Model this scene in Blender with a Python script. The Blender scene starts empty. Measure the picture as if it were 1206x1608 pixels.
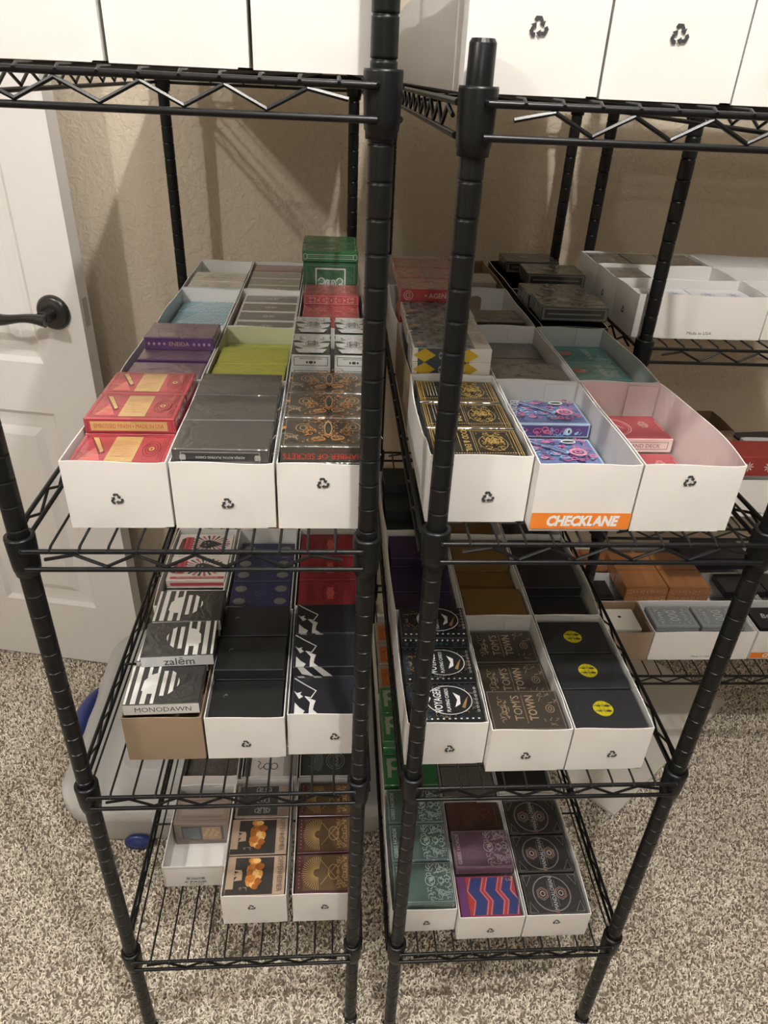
import bpy, math, random
import numpy as np
from mathutils import Vector, Matrix
C = bpy.context.scene.collection
PI = math.pi
random.seed(7)

# ---------------------------------------------------------------- camera
F_PX = 1121.77
cam_d = bpy.data.cameras.new('camera'); cam = bpy.data.objects.new('camera', cam_d); C.objects.link(cam)
cam_d.sensor_fit = 'VERTICAL'; cam_d.sensor_height = 24; cam_d.lens = F_PX * 24 / 1608; cam_d.clip_start = .02
pitch, yaw, roll = .549268, -.0837524, .0490674
f = Vector((-math.sin(yaw) * math.cos(pitch), math.cos(yaw) * math.cos(pitch), -math.sin(pitch)))
r0 = Vector((math.cos(yaw), math.sin(yaw), 0)); u0 = r0.cross(f)
r = math.cos(roll) * r0 + math.sin(roll) * u0; u = -math.sin(roll) * r0 + math.cos(roll) * u0
M4 = Matrix(((r.x, u.x, -f.x, .293019), (r.y, u.y, -f.y, -.576813), (r.z, u.z, -f.z, 1.351001), (0, 0, 0, 1)))
cam.matrix_world = M4
bpy.context.scene.camera = cam
cam_d.dof.use_dof = False

# ---------------------------------------------------------------- world, exposure, lamps
w = bpy.data.worlds.new('world'); bpy.context.scene.world = w; w.use_nodes = True
w.node_tree.nodes['Background'].inputs[0].default_value = (.8, .75, .68, 1)
w.node_tree.nodes['Background'].inputs[1].default_value = .02
vs = bpy.context.scene.view_settings
vs.view_transform = 'Standard'; vs.look = 'None'; vs.gamma = 1; vs.use_curve_mapping = False; vs.exposure = 1.0
LAMPS = [((-.94, -.77, 2.37), 22, .03, 'nearest the door'), ((.52, -.57, 2.37), 30, .03, 'in front of the racks'), ((.15, -2.6, 2.37), 12, .04, 'added as fill, farthest from the racks')]  # last lamp is an added fill to lift the lower tray fronts and floor
LAMP_COL = (1.0, .96, .915)

# ---------------------------------------------------------------- materials
_m = {}
def node_mat(name):
    m = bpy.data.materials.new(name); m.use_nodes = True
    return m, m.node_tree.nodes, m.node_tree.links, m.node_tree.nodes['Principled BSDF']
def M(col, kind='card', rough=None):
    key = (tuple(col), kind, rough)
    if key in _m: return _m[key]
    m, n, l, b = node_mat('%s_%d' % (kind, len(_m)))
    b.inputs['Base Color'].default_value = (*col, 1)
    b.inputs['Roughness'].default_value = .55 if rough is None else rough
    if kind == 'wrap':       # shrink-wrapped card stock: wrinkled clear film over matt print
        b.inputs['Coat Weight'].default_value = 1; b.inputs['Coat Roughness'].default_value = .16; b.inputs['Coat IOR'].default_value = 1.65
        tc = n.new('ShaderNodeTexCoord'); no = n.new('ShaderNodeTexNoise'); bp = n.new('ShaderNodeBump')
        oi = n.new('ShaderNodeObjectInfo'); ad = n.new('ShaderNodeVectorMath'); ad.operation = 'ADD'
        mu = n.new('ShaderNodeVectorMath'); mu.operation = 'SCALE'; mu.inputs[3].default_value = 7
        l.new(oi.outputs['Location'], mu.inputs[0]); l.new(tc.outputs['Object'], ad.inputs[0]); l.new(mu.outputs[0], ad.inputs[1])
        no.inputs['Scale'].default_value = 38; no.inputs['Detail'].default_value = 2.5; no.inputs['Distortion'].default_value = 1.6
        bp.inputs['Strength'].default_value = .55; bp.inputs['Distance'].default_value = .004
        l.new(ad.outputs[0], no.inputs['Vector']); l.new(no.outputs['Fac'], bp.inputs['Height'])
        l.new(bp.outputs['Normal'], b.inputs['Coat Normal'])
    elif kind == 'foil':
        b.inputs['Metallic'].default_value = .5; b.inputs['Roughness'].default_value = .4 if rough is None else rough
    elif kind == 'case':
        b.inputs['Coat Weight'].default_value = .5; b.inputs['Coat Roughness'].default_value = .15
    elif kind == 'paper':
        tc = n.new('ShaderNodeTexCoord'); no = n.new('ShaderNodeTexNoise'); bp = n.new('ShaderNodeBump')
        oi = n.new('ShaderNodeObjectInfo'); ad = n.new('ShaderNodeVectorMath'); ad.operation = 'ADD'
        mu = n.new('ShaderNodeVectorMath'); mu.operation = 'SCALE'; mu.inputs[3].default_value = 5
        l.new(oi.outputs['Location'], mu.inputs[0]); l.new(tc.outputs['Object'], ad.inputs[0]); l.new(mu.outputs[0], ad.inputs[1])
        no.inputs['Scale'].default_value = 14; no.inputs['Detail'].default_value = 2
        bp.inputs['Strength'].default_value = .35; bp.inputs['Distance'].default_value = .006
        l.new(ad.outputs[0], no.inputs['Vector']); l.new(no.outputs['Fac'], bp.inputs['Height']); l.new(bp.outputs['Normal'], b.inputs['Normal'])
        b.inputs['Roughness'].default_value = .5 if rough is None else rough
    _m[key] = m
    return m
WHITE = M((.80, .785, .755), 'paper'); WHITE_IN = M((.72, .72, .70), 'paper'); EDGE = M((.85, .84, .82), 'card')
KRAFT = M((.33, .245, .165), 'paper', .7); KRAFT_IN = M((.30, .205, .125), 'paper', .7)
INK = M((.03, .03, .035), 'card'); ORANGE = M((.85, .24, .03), 'card'); WHITE_INK = M((.85, .85, .85), 'card')
RACK = M((.014, .015, .016), 'case', .38)
def black_metal():
    m, n, l, b = node_mat('black_powder_coat')
    b.inputs['Base Color'].default_value = (.006, .0065, .007, 1); b.inputs['Roughness'].default_value = .34
    b.inputs['Specular IOR Level'].default_value = .32
    return m
RACK = black_metal()
def wall_mat():
    m, n, l, b = node_mat('knockdown_plaster')
    b.inputs['Base Color'].default_value = (.64, .56, .44, 1); b.inputs['Roughness'].default_value = .75
    tc = n.new('ShaderNodeTexCoord'); no = n.new('ShaderNodeTexNoise'); rp = n.new('ShaderNodeValToRGB'); bp = n.new('ShaderNodeBump')
    no.inputs['Scale'].default_value = 95; no.inputs['Detail'].default_value = 2.5; no.inputs['Distortion'].default_value = .5
    rp.color_ramp.elements[0].position = .42; rp.color_ramp.elements[1].position = .58
    bp.inputs['Strength'].default_value = .4; bp.inputs['Distance'].default_value = .0022
    l.new(tc.outputs['Object'], no.inputs['Vector']); l.new(no.outputs['Fac'], rp.inputs[0]); l.new(rp.outputs[0], bp.inputs['Height'])
    l.new(bp.outputs['Normal'], b.inputs['Normal'])
    return m
WALL = wall_mat(); TRIM = M((.80, .79, .76), 'card', .45); CEIL = M((.75, .73, .69), 'card', .8)
def carpet_mat():
    m, n, l, b = node_mat('carpet_backing')
    tc = n.new('ShaderNodeTexCoord'); no = n.new('ShaderNodeTexNoise'); rp = n.new('ShaderNodeValToRGB')
    no.inputs['Scale'].default_value = 120; no.inputs['Detail'].default_value = 3
    rp.color_ramp.elements[0].color = (.20, .16, .12, 1); rp.color_ramp.elements[1].color = (.42, .36, .29, 1)
    l.new(tc.outputs['Object'], no.inputs['Vector']); l.new(no.outputs['Fac'], rp.inputs[0]); l.new(rp.outputs[0], b.inputs['Base Color'])
    b.inputs['Roughness'].default_value = .95
    return m
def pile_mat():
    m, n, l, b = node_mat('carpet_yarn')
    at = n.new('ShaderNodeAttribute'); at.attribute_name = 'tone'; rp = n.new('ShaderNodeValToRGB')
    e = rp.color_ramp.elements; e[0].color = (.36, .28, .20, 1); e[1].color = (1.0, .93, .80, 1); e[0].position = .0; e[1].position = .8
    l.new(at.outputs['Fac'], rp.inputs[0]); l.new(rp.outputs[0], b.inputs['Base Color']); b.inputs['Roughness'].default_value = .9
    return m
def tote_mat():
    m, n, l, b = node_mat('frosted_plastic')
    b.inputs['Base Color'].default_value = (.80, .80, .79, 1); b.inputs['Roughness'].default_value = .35
    b.inputs['Transmission Weight'].default_value = .45; b.inputs['IOR'].default_value = 1.2
    return m

# ---------------------------------------------------------------- mesh builder
def text_geo(s, bold=0, _c={}):
    if (s, bold) in _c: return _c[(s, bold)]
    cu = bpy.data.curves.new('lettering', 'FONT'); cu.body = s; cu.resolution_u = 2; cu.offset = bold
    o = bpy.data.objects.new('lettering', cu); C.objects.link(o)
    dg = bpy.context.evaluated_depsgraph_get(); dg.update()
    me = bpy.data.meshes.new_from_object(o.evaluated_get(dg))
    v = np.array([q.co[:2] for q in me.vertices]).reshape(-1, 2); fs = [tuple(p.vertices) for p in me.polygons]
    bpy.data.objects.remove(o); bpy.data.curves.remove(cu); bpy.data.meshes.remove(me)
    if len(v):
        v -= (v.min(0) + v.max(0)) / 2
    _c[(s, bold)] = (v, fs); return v, fs
class MB:
    def __init__(s): s.v = []; s.f = []; s.m = []; s.mats = []; s.sm = []
    def mi(s, m):
        if m not in s.mats: s.mats.append(m)
        return s.mats.index(m)
    def add(s, vs, fs, m, smooth=False):
        b = len(s.v); s.v += [tuple(q) for q in vs]; i = s.mi(m)
        for q in fs: s.f.append(tuple(b + k for k in q)); s.m.append(i); s.sm.append(smooth)
    def box(s, a, b, m, bev=0.0):
        x0, y0, z0 = a; x1, y1, z1 = b
        if bev <= 0:
            s.add([(x0, y0, z0), (x1, y0, z0), (x1, y1, z0), (x0, y1, z0), (x0, y0, z1), (x1, y0, z1), (x1, y1, z1), (x0, y1, z1)],
                  [(0, 3, 2, 1), (4, 5, 6, 7), (0, 1, 5, 4), (1, 2, 6, 5), (2, 3, 7, 6), (3, 0, 4, 7)], m); return
        e = bev; vs = []
        for (sx, sy, sz) in [(i, j, k) for i in (0, 1) for j in (0, 1) for k in (0, 1)]:
            X, Y, Z = (x1 if sx else x0), (y1 if sy else y0), (z1 if sz else z0)
            dx, dy, dz = (-e if sx else e), (-e if sy else e), (-e if sz else e)
            vs += [(X, Y + dy, Z + dz), (X + dx, Y, Z + dz), (X + dx, Y + dy, Z)]
        I = lambda i, j, k, a: (i * 4 + j * 2 + k) * 3 + a
        fs = []
        fs.append((I(0,0,0,0), I(0,0,1,0), I(0,1,1,0), I(0,1,0,0))); fs.append((I(1,0,0,0), I(1,1,0,0), I(1,1,1,0), I(1,0,1,0)))
        fs.append((I(0,0,0,1), I(1,0,0,1), I(1,0,1,1), I(0,0,1,1))); fs.append((I(0,1,0,1), I(0,1,1,1), I(1,1,1,1), I(1,1,0,1)))
        fs.append((I(0,0,0,2), I(0,1,0,2), I(1,1,0,2), I(1,0,0,2))); fs.append((I(0,0,1,2), I(1,0,1,2), I(1,1,1,2), I(0,1,1,2)))
        for k in (0, 1):
            for j in (0, 1): fs.append((I(0,j,k,1), I(1,j,k,1), I(1,j,k,2), I(0,j,k,2)))
            for i in (0, 1): fs.append((I(i,0,k,0), I(i,1,k,0), I(i,1,k,2), I(i,0,k,2)))
        for i in (0, 1):
            for j in (0, 1): fs.append((I(i,j,0,0), I(i,j,1,0), I(i,j,1,1), I(i,j,0,1)))
        for i in (0, 1):
            for j in (0, 1):
                for k in (0, 1): fs.append((I(i,j,k,0), I(i,j,k,1), I(i,j,k,2)))
        s.add(vs, fs, m)
    def tube(s, pts, rad, m, n=8, smooth=True, close=False):
        pts = [Vector(p) for p in pts]; vs = []; fs = []; N = len(pts)
        for i, p in enumerate(pts):
            t = (pts[min(i + 1, N - 1)] - pts[max(i - 1, 0)]).normalized()
            a = Vector((0, 0, 1)) if abs(t.z) < .9 else Vector((1, 0, 0))
            x = t.cross(a).normalized(); y = t.cross(x); rr = rad[i] if isinstance(rad, (list, tuple)) else rad
            for k in range(n):
                q = 2 * PI * k / n; vs.append(p + x * rr * math.cos(q) + y * rr * math.sin(q))
        for i in range(N - 1):
            for k in range(n): fs.append((i * n + k, i * n + (k + 1) % n, (i + 1) * n + (k + 1) % n, (i + 1) * n + k))
        s.add(vs, fs, m, smooth); s.add(vs[:n], [tuple(range(n))], m); s.add(vs[-n:], [tuple(range(n))[::-1]], m)
    def lathe(s, prof, m, o=(0, 0, 0), n=24, axis='z', smooth=True):
        vs = []; fs = []
        for (rr, h) in prof:
            for k in range(n):
                q = 2 * PI * k / n; a, b = rr * math.cos(q), rr * math.sin(q)
                vs.append({'z': (o[0] + a, o[1] + b, o[2] + h), 'y': (o[0] + a, o[1] + h, o[2] + b), 'x': (o[0] + h, o[1] + a, o[2] + b)}[axis])
        for i in range(len(prof) - 1):
            for k in range(n): fs.append((i * n + k, i * n + (k + 1) % n, (i + 1) * n + (k + 1) % n, (i + 1) * n + k))
        s.add(vs, fs, m, smooth)
    def build(s, name, parent=None):
        me = bpy.data.meshes.new(name); me.from_pydata(s.v, [], s.f)
        for q in s.mats: me.materials.append(q)
        me.polygons.foreach_set('material_index', s.m); me.polygons.foreach_set('use_smooth', s.sm)
        me.validate(); me.update()
        o = bpy.data.objects.new(name, me); C.objects.link(o)
        if parent: o.parent = parent
        return o
class Face:
    """a printed face: 2D artwork in mm laid on one face of a mesh"""
    def __init__(s, mb, O, U, V):
        s.mb = mb; s.O = Vector(O); s.U = Vector(U); s.V = Vector(V); s.N = s.U.cross(s.V).normalized(); s.k = 1
    def P(s, pts):
        s.k += 1; off = s.N * (.00004 * s.k + .00008)
        return [s.O + s.U * (p[0] / 1000) + s.V * (p[1] / 1000) + off for p in pts]
    def poly(s, pts, m): s.mb.add(s.P(pts), [tuple(range(len(pts)))], m)
    def rect(s, x0, y0, x1, y1, m): s.poly([(x0, y0), (x1, y0), (x1, y1), (x0, y1)], m)
    def frame(s, x0, y0, x1, y1, lw, m):
        o = [(x0, y0), (x1, y0), (x1, y1), (x0, y1)]; i = [(x0 + lw, y0 + lw), (x1 - lw, y0 + lw), (x1 - lw, y1 - lw), (x0 + lw, y1 - lw)]
        s.mb.add(s.P(o + i), [(k, (k + 1) % 4, 4 + (k + 1) % 4, 4 + k) for k in range(4)], m)
    def disc(s, cx, cy, rx, ry, m, n=24): s.poly([(cx + rx * math.cos(2 * PI * k / n), cy + ry * math.sin(2 * PI * k / n)) for k in range(n)], m)
    def ring(s, cx, cy, rx, ry, lw, m, n=28, a0=0, a1=2 * PI):
        s.line([(cx + rx * math.cos(a0 + (a1 - a0) * k / n), cy + ry * math.sin(a0 + (a1 - a0) * k / n)) for k in range(n + 1)], lw, m)
    def line(s, pts, lw, m):
        vs = []; n = len(pts)
        for i in range(n):
            a = pts[max(i - 1, 0)]; b = pts[min(i + 1, n - 1)]
            dx, dy = b[0] - a[0], b[1] - a[1]; L = math.hypot(dx, dy) or 1
            nx, ny = -dy / L * lw / 2, dx / L * lw / 2
            vs += [(pts[i][0] + nx, pts[i][1] + ny), (pts[i][0] - nx, pts[i][1] - ny)]
        s.mb.add(s.P(vs), [(2 * i, 2 * i + 1, 2 * i + 3, 2 * i + 2) for i in range(n - 1)], m)
    def text(s, t, cx, cy, h, m, rot=0, sx=1.0, wmax=None, bold=.016, shear=0):
        v, fs = text_geo(t, 0 if 'M' in t else bold)
        if not len(v): return
        hh = v[:, 1].max() - v[:, 1].min(); k = h / hh
        x = v[:, 0] * k * sx + v[:, 1] * k * shear; y = v[:, 1] * k
        if wmax and x.max() - x.min() > wmax: x *= wmax / (x.max() - x.min())
        c, q = math.cos(math.radians(rot)), math.sin(math.radians(rot))
        s.mb.add(s.P([(cx + a * c - b * q, cy + a * q + b * c) for a, b in zip(x, y)]), fs, m)
    def curls(s, seed, n, cx, cy, rx, ry, lw, m, sym='xy', rr=(2, 6)):
        R = random.Random(seed)
        for _ in range(n):
            a, b = R.uniform(0, rx), R.uniform(0, ry); q = R.uniform(rr[0], rr[1]); t0 = R.uniform(0, 6.28); sp = R.uniform(1.6, 4.2)
            pts = [(a + (q * (1 - .6 * k / 9)) * math.cos(t0 + sp * k / 9), b + (q * (1 - .6 * k / 9)) * math.sin(t0 + sp * k / 9)) for k in range(10)]
            pts = [(min(max(p[0], -rx), rx), min(max(p[1], -ry), ry)) for p in pts]
            for fx in ((1, -1) if 'x' in sym else (1,)):
                for fy in ((1, -1) if 'y' in sym else (1,)): s.line([(cx + p[0] * fx, cy + p[1] * fy) for p in pts], lw, m)
    def recycle(s, cx, cy, R, m, rot=0):
        for k in range(3):
            a = math.radians(120 * k + rot); c_, q_ = math.cos(a), math.sin(a)
            for pts in ([(-.26, .46), (-.55, .64), (-.38, .94), (-.10, .60)], [(-.38, .94), (.20, .94), (.04, .60), (-.10, .60)], [(.20, .94), (.44, .52), (.16, .36), (.04, .60)], [(.62, .60), (.50, .02), (.02, .28)]):
                s.poly([(cx + R * 1.05 * (x * c_ - y * q_), cy + R * 1.05 * (x * q_ + y * c_)) for x, y in pts][::-1], m)

def tag(o, label, cat, group=None, kind=None):
    if label: o['label'] = label
    if cat: o['category'] = cat
    if group: o['group'] = group
    if kind: o['kind'] = kind
    return o
def empty(name, loc, rz=0):
    o = bpy.data.objects.new(name, None); C.objects.link(o); o.location = loc; o.rotation_euler = (0, 0, rz); o.empty_display_size = .05
    return o
def struct(o): o['kind'] = 'structure'; return o

# ---------------------------------------------------------------- room shell
X0, X1, Y0, YW, ZC = -2.6, 3.6, -4.8, .955, 2.44
b = MB(); b.box((X0, Y0, -.05), (X1, YW, 0), carpet_mat()); struct(b.build('floor'))
b = MB(); b.box((X0, Y0, ZC), (X1, YW, ZC + .05), CEIL); struct(b.build('ceiling'))
b = MB(); b.box((X0 - .1, YW, -.05), (X1 + .1, YW + .1, ZC + .05), WALL); struct(b.build('wall_back'))
b = MB(); b.box((X0 - .1, Y0 - .1, -.05), (X1 + .1, Y0, ZC + .05), WALL); struct(b.build('wall_front'))
b = MB(); b.box((X0 - .1, Y0, -.05), (X0, YW, ZC + .05), WALL); struct(b.build('wall_left'))
b = MB(); b.box((X1, Y0, -.05), (X1 + .1, YW, ZC + .05), WALL); struct(b.build('wall_right'))
b = MB(); b.box((-.2, YW - .014, 0), (X1, YW, .085), TRIM, .004); struct(b.build('baseboard_back'))

for (lx, ly, lz), P, rad, nm in LAMPS:
    t = empty('ceiling_lamp', (lx, ly, ZC)); tag(t, 'round white ceiling lamp, the one ' + nm, 'lamp', 'ceiling lamps')
    b = MB(); b.lathe([(.0, 0), (.09, 0), (.09, -.012), (.075, -.02), (.0, -.02)], TRIM); b.build('lamp_base', t)
    bm, n, l, bs = node_mat('lamp_glow'); bs.inputs['Emission Color'].default_value = (*LAMP_COL, 1); bs.inputs['Emission Strength'].default_value = 4
    b = MB(); b.lathe([(.034, -.02), (.034, -.05), (.02, -.056), (0, -.057)], bm); b.build('bulb', t)
    ld = bpy.data.lights.new('lamp_light', 'POINT'); ld.energy = P; ld.color = LAMP_COL; ld.shadow_soft_size = rad
    lo = bpy.data.objects.new('lamp_light', ld); C.objects.link(lo); lo.parent = t; lo.location = (0, 0, lz - ZC - .03)

# carpet pile: short curled yarn tufts
def carpet():
    rng = np.random.default_rng(3)
    regs = [(-1.0, 1.95, -.45, .94, 300000)]
    V = []; Fq = []; T = []
    for x0, x1, y0, y1, n in regs:
        px = rng.uniform(x0, x1, n); py = rng.uniform(y0, y1, n)
        a = rng.uniform(0, 2 * PI, n); c = rng.uniform(-1.5, 1.5, n); L = rng.uniform(.005, .010, n); wd = rng.uniform(.0008, .0013, n)
        h = rng.uniform(.006, .011, n)
        # slow patches where the pile lies lighter or darker underfoot
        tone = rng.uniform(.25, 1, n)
        K = 4; P = np.zeros((n, K, 2, 3)); ang = a.copy(); cx, cy = px.copy(), py.copy()
        for k in range(K):
            t = k / (K - 1); z = h * math.sin(PI * (.12 + .70 * t))
            nx, ny = -np.sin(ang), np.cos(ang)
            for s_, sg in ((0, 1), (1, -1)):
                P[:, k, s_, 0] = cx + sg * nx * wd; P[:, k, s_, 1] = cy + sg * ny * wd; P[:, k, s_, 2] = z - (.0006 if s_ else 0)
            cx = cx + np.cos(ang) * L / (K - 1); cy = cy + np.sin(ang) * L / (K - 1); ang = ang + c * .8
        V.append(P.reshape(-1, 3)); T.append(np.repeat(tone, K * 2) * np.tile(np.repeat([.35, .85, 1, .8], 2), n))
        base = np.arange(n)[:, None] * K * 2
        for k in range(K - 1): Fq.append(base + np.array([[2 * k, 2 * k + 1, 2 * k + 3, 2 * k + 2]]))
    V = np.concatenate(V); Fq = np.concatenate(Fq); T = np.concatenate(T)
    me = bpy.data.meshes.new('carpet_pile'); me.vertices.add(len(V)); me.vertices.foreach_set('co', V.ravel())
    me.loops.add(len(Fq) * 4); me.loops.foreach_set('vertex_index', Fq.ravel().astype(np.int32))
    me.polygons.add(len(Fq)); me.polygons.foreach_set('loop_start', np.arange(0, len(Fq) * 4, 4, dtype=np.int32))
    me.polygons.foreach_set('loop_total', np.full(len(Fq), 4, dtype=np.int32))
    me.update(); me.validate(); at = me.attributes.new('tone', 'FLOAT', 'POINT'); at.data.foreach_set('value', T.astype(np.float32))
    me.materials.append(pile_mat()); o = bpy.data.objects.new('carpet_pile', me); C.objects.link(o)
    tag(o, 'beige speckled shag carpet pile covering the floor', 'carpet', kind='stuff')
carpet()

# ---------------------------------------------------------------- the open door
def door():
    t = empty('door_1', (-.191, .823, 0)); struct(t)
    dx, dy = -.394, .077; L = math.hypot(dx, dy); ang = math.atan2(dy, dx)      # local +X runs from the free edge to the hinge
    t.rotation_euler = (0, 0, ang)
    Wd, H, TH = .76, 2.03, .035
    # local: x along the door, +Y of the rotated frame points to the camera side (down-left), so the slab is behind at -TH..0
    b = MB(); m = M((.80, .79, .77), 'card', .4)
    sgn = 1
    rails = [(.10, .26, .01), (.0, 0, 0)]
    cols = [(.10, .335), (.425, .66)]; rows = [(.195, .716), (.825, 1.55), (1.66, 1.93)]
    xs = [0, .10, .335, .425, .66, Wd]; zs = [.012, .195, .716, .825, 1.55, 1.66, 1.93, H]
    Yf = 0.0
    hole = lambda i, j: i in (1, 3) and j in (1, 3, 5)
    for i in range(5):
        for j in range(7):
            a, c_, z0, z1 = xs[i], xs[i + 1], zs[j], zs[j + 1]
            if not hole(i, j):
                b.add([(a, Yf, z0), (c_, Yf, z0), (c_, Yf, z1), (a, Yf, z1)], [(0, 1, 2, 3)], m)
            else:
                def loop(e, d): return [(a + e, Yf - d, z0 + e), (c_ - e, Yf - d, z0 + e), (c_ - e, Yf - d, z1 - e), (a + e, Yf - d, z1 - e)]
                L_ = [loop(0, 0), loop(.010, .008), loop(.022, .0095), loop(.040, .0095), loop(.058, .002)]
                vs = sum(L_, []); fs = []
                for q in range(4):
                    for k in range(4): fs.append((q * 4 + k, q * 4 + (k + 1) % 4, q * 4 + 4 + (k + 1) % 4, q * 4 + 4 + k))
                fs.append((16, 17, 18, 19)); b.add(vs, fs, m)
    b.add([(0, -TH, .012), (Wd, -TH, .012), (Wd, -TH, H), (0, -TH, H)], [(0, 1, 2, 3)], m)
    for x in (0, Wd): b.add([(x, -TH, .012), (x, 0, .012), (x, 0, H), (x, -TH, H)], [(0, 1, 2, 3)], m)
    for z in (.012, H): b.add([(0, -TH, z), (Wd, -TH, z), (Wd, 0, z), (0, 0, z)], [(0, 1, 2, 3)], m)
    b.build('door_slab', t)
    bz = M((.012, .011, .010), 'case', .33)
    h = empty('door_handle', (.056, 0, .933)); h.parent = t; h['label'] = 'dark bronze lever handle'
    b = MB(); b.lathe([(0, .0135), (.012, .0135), (.022, .0125), (.025, .010), (.0275, .010), (.031, .007), (.0335, .003), (.0335, 0)], bz, axis='y', n=36); b.build('rosette', h)
    b = MB()
    b.tube([(0, .010, 0), (0, .030, 0), (0, .046, 0)], [.0125, .0105, .012], bz, 16)
    pts = []; rad = []
    for k in range(15):
        q = k / 14; pts.append((-.010 + q * .128, .048 + .004 * math.sin(PI * q), .0035 * math.sin(2 * PI * q) - .003)); rad.append(.0125 - .0045 * math.sin(PI * min(1, q * 1.3)) if q < .75 else .0082)
    b.tube(pts, rad, bz, 14); b.build('lever', h)
    b = MB(); b.box((-.0010, -.026, .905), (.0003, -.010, .960), M((.45, .42, .37), 'case', .4)); b.build('latch_plate', t)
door()

# ---------------------------------------------------------------- wire racks
def rack(name, label, origin, rz, W, D, shelves, ztop, zoff, nwire_x=True):
    t = empty(name, (*origin, 0), rz); tag(t, label, 'shelf rack', 'black wire racks')
    IN = .0254; R = .0095
    prof = [(0, ztop), (.0078, ztop), (.0093, ztop - .0025)]
    z = zoff + math.floor((ztop - .02 - zoff) / IN) * IN
    while z > .03:
        prof += [(R, z + .0025), (R, z + .0010), (R - .0008, z + .0005), (R - .0008, z - .0005), (R, z - .0010), (R, z - .0025)]; z -= IN
    prof += [(R, .018), (.007, .016), (.007, .010), (.0115, .009), (.0115, 0.0)]
    pm = None
    for (px, py) in ((0, 0), (W, 0), (0, D), (W, D)):
        if pm is None:
            b = MB(); b.lathe(prof, RACK, n=20); b.add([(.0078 * math.cos(2 * PI * k / 20), .0078 * math.sin(2 * PI * k / 20), ztop) for k in range(20)], [tuple(range(20))], RACK)
            p = b.build('post', t); pm = p.data
            for pl in pm.polygons:
                if abs(pl.normal.z) > .5: pl.use_smooth = False
        else: p = bpy.data.objects.new('post', pm); C.objects.link(p); p.parent = t
        p.location = (px, py, 0)
    cm = None
    for zs in shelves:
        b = MB(); o_ = .013; rw = .0025
        def truss(p0, p1):
            p0 = Vector(p0); p1 = Vector(p1); d = (p1 - p0); L = d.length; d.normalize()
            b.tube([p0, p1], rw, RACK, 8); b.tube([p0 - Vector((0, 0, .0205)), p1 - Vector((0, 0, .0205))], rw, RACK, 8)
            n = max(3, int(round((L - .04) / .029))); n += n % 2
            pts = []
            for k in range(n + 1):
                q = .02 + (L - .04) * k / n; zz = -.0035 if k % 2 else -.0170
                if k in (0, n): zz = -.009
                pts.append(p0 + d * q + Vector((0, 0, zz)))
            b.tube(pts, .0018, RACK, 6, smooth=False)
        truss((.004, -o_, zs), (W - .004, -o_, zs)); truss((.004, D + o_, zs), (W - .004, D + o_, zs))
        truss((-o_, .004, zs), (-o_, D - .004, zs)); truss((W + o_, .004, zs), (W + o_, D - .004, zs))
        if W < D:
            n = int(round((W) / .0262)); 
            for k in range(n + 1):
                x = .004 + (W - .008) * k / n
                b.tube([(x, -o_ - .003, zs + .0005), (x, -o_ + .004, zs + .0035), (x, D + o_ - .004, zs + .0035), (x, D + o_ + .003, zs + .0005)], .0014, RACK, 6)
            for y in [D * q for q in (.25, .5, .75)]: b.tube([(-o_, y, zs - .001), (W + o_, y, zs - .001)], .0018, RACK, 6)
        else:
            n = int(round(W / .0262))
            for k in range(n + 1):
                x = .004 + (W - .008) * k / n
                b.tube([(x, -o_ - .003, zs + .0005), (x, -o_ + .004, zs + .0035), (x, D + o_ - .004, zs + .0035), (x, D + o_ + .003, zs + .0005)], .0014, RACK, 6)
            for y in [D * q for q in (.33, .67)]: b.tube([(-o_, y, zs - .001), (W + o_, y, zs - .001)], .0018, RACK, 6)
        sh = b.build('wire_shelf', t)
        for (px, py) in ((0, 0), (W, 0), (0, D), (W, D)):
            if cm is None:
                b = MB(); b.lathe([(.0101, .010), (.0136, .010), (.0140, .008), (.0130, -.022), (.0126, -.0275), (.0118, -.028), (.0116, -.033), (.0101, -.033)], RACK, n=24)
                c_ = b.build('collar', sh); cm = c_.data
            else: c_ = bpy.data.objects.new('collar', cm); C.objects.link(c_); c_.parent = sh
            c_.location = (px, py, zs)
    return t
A1, A2, A3, A4 = 1.3442, .9594, .6033, .2284
B1, B2, B3, B4 = 1.3369, .9793, .6278, .2534
C1, C2, C3, C4 = 1.36, 1.0265, .715, .3737
WR, DR = .3262, .8579
BX, BY = .3907, -.0157; CX, CY = .749, .424
rack('wire_rack', 'tall black wire rack on the left, beside the open door', (0, 0), 0, WR, DR, [A1, A2, A3, A4], 1.83, 1.3086)
rack('wire_rack', 'black wire rack in the middle, with a post end below the top edge', (BX, BY), -.003, WR, DR, [B1, B2, B3, B4], 1.374, 1.2882)
rack('wire_rack', 'long black wire rack standing sideways behind, at the right', (CX, CY), -.014, .86, WR, [C1, C2, C3, C4], 1.83, 1.30)

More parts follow.
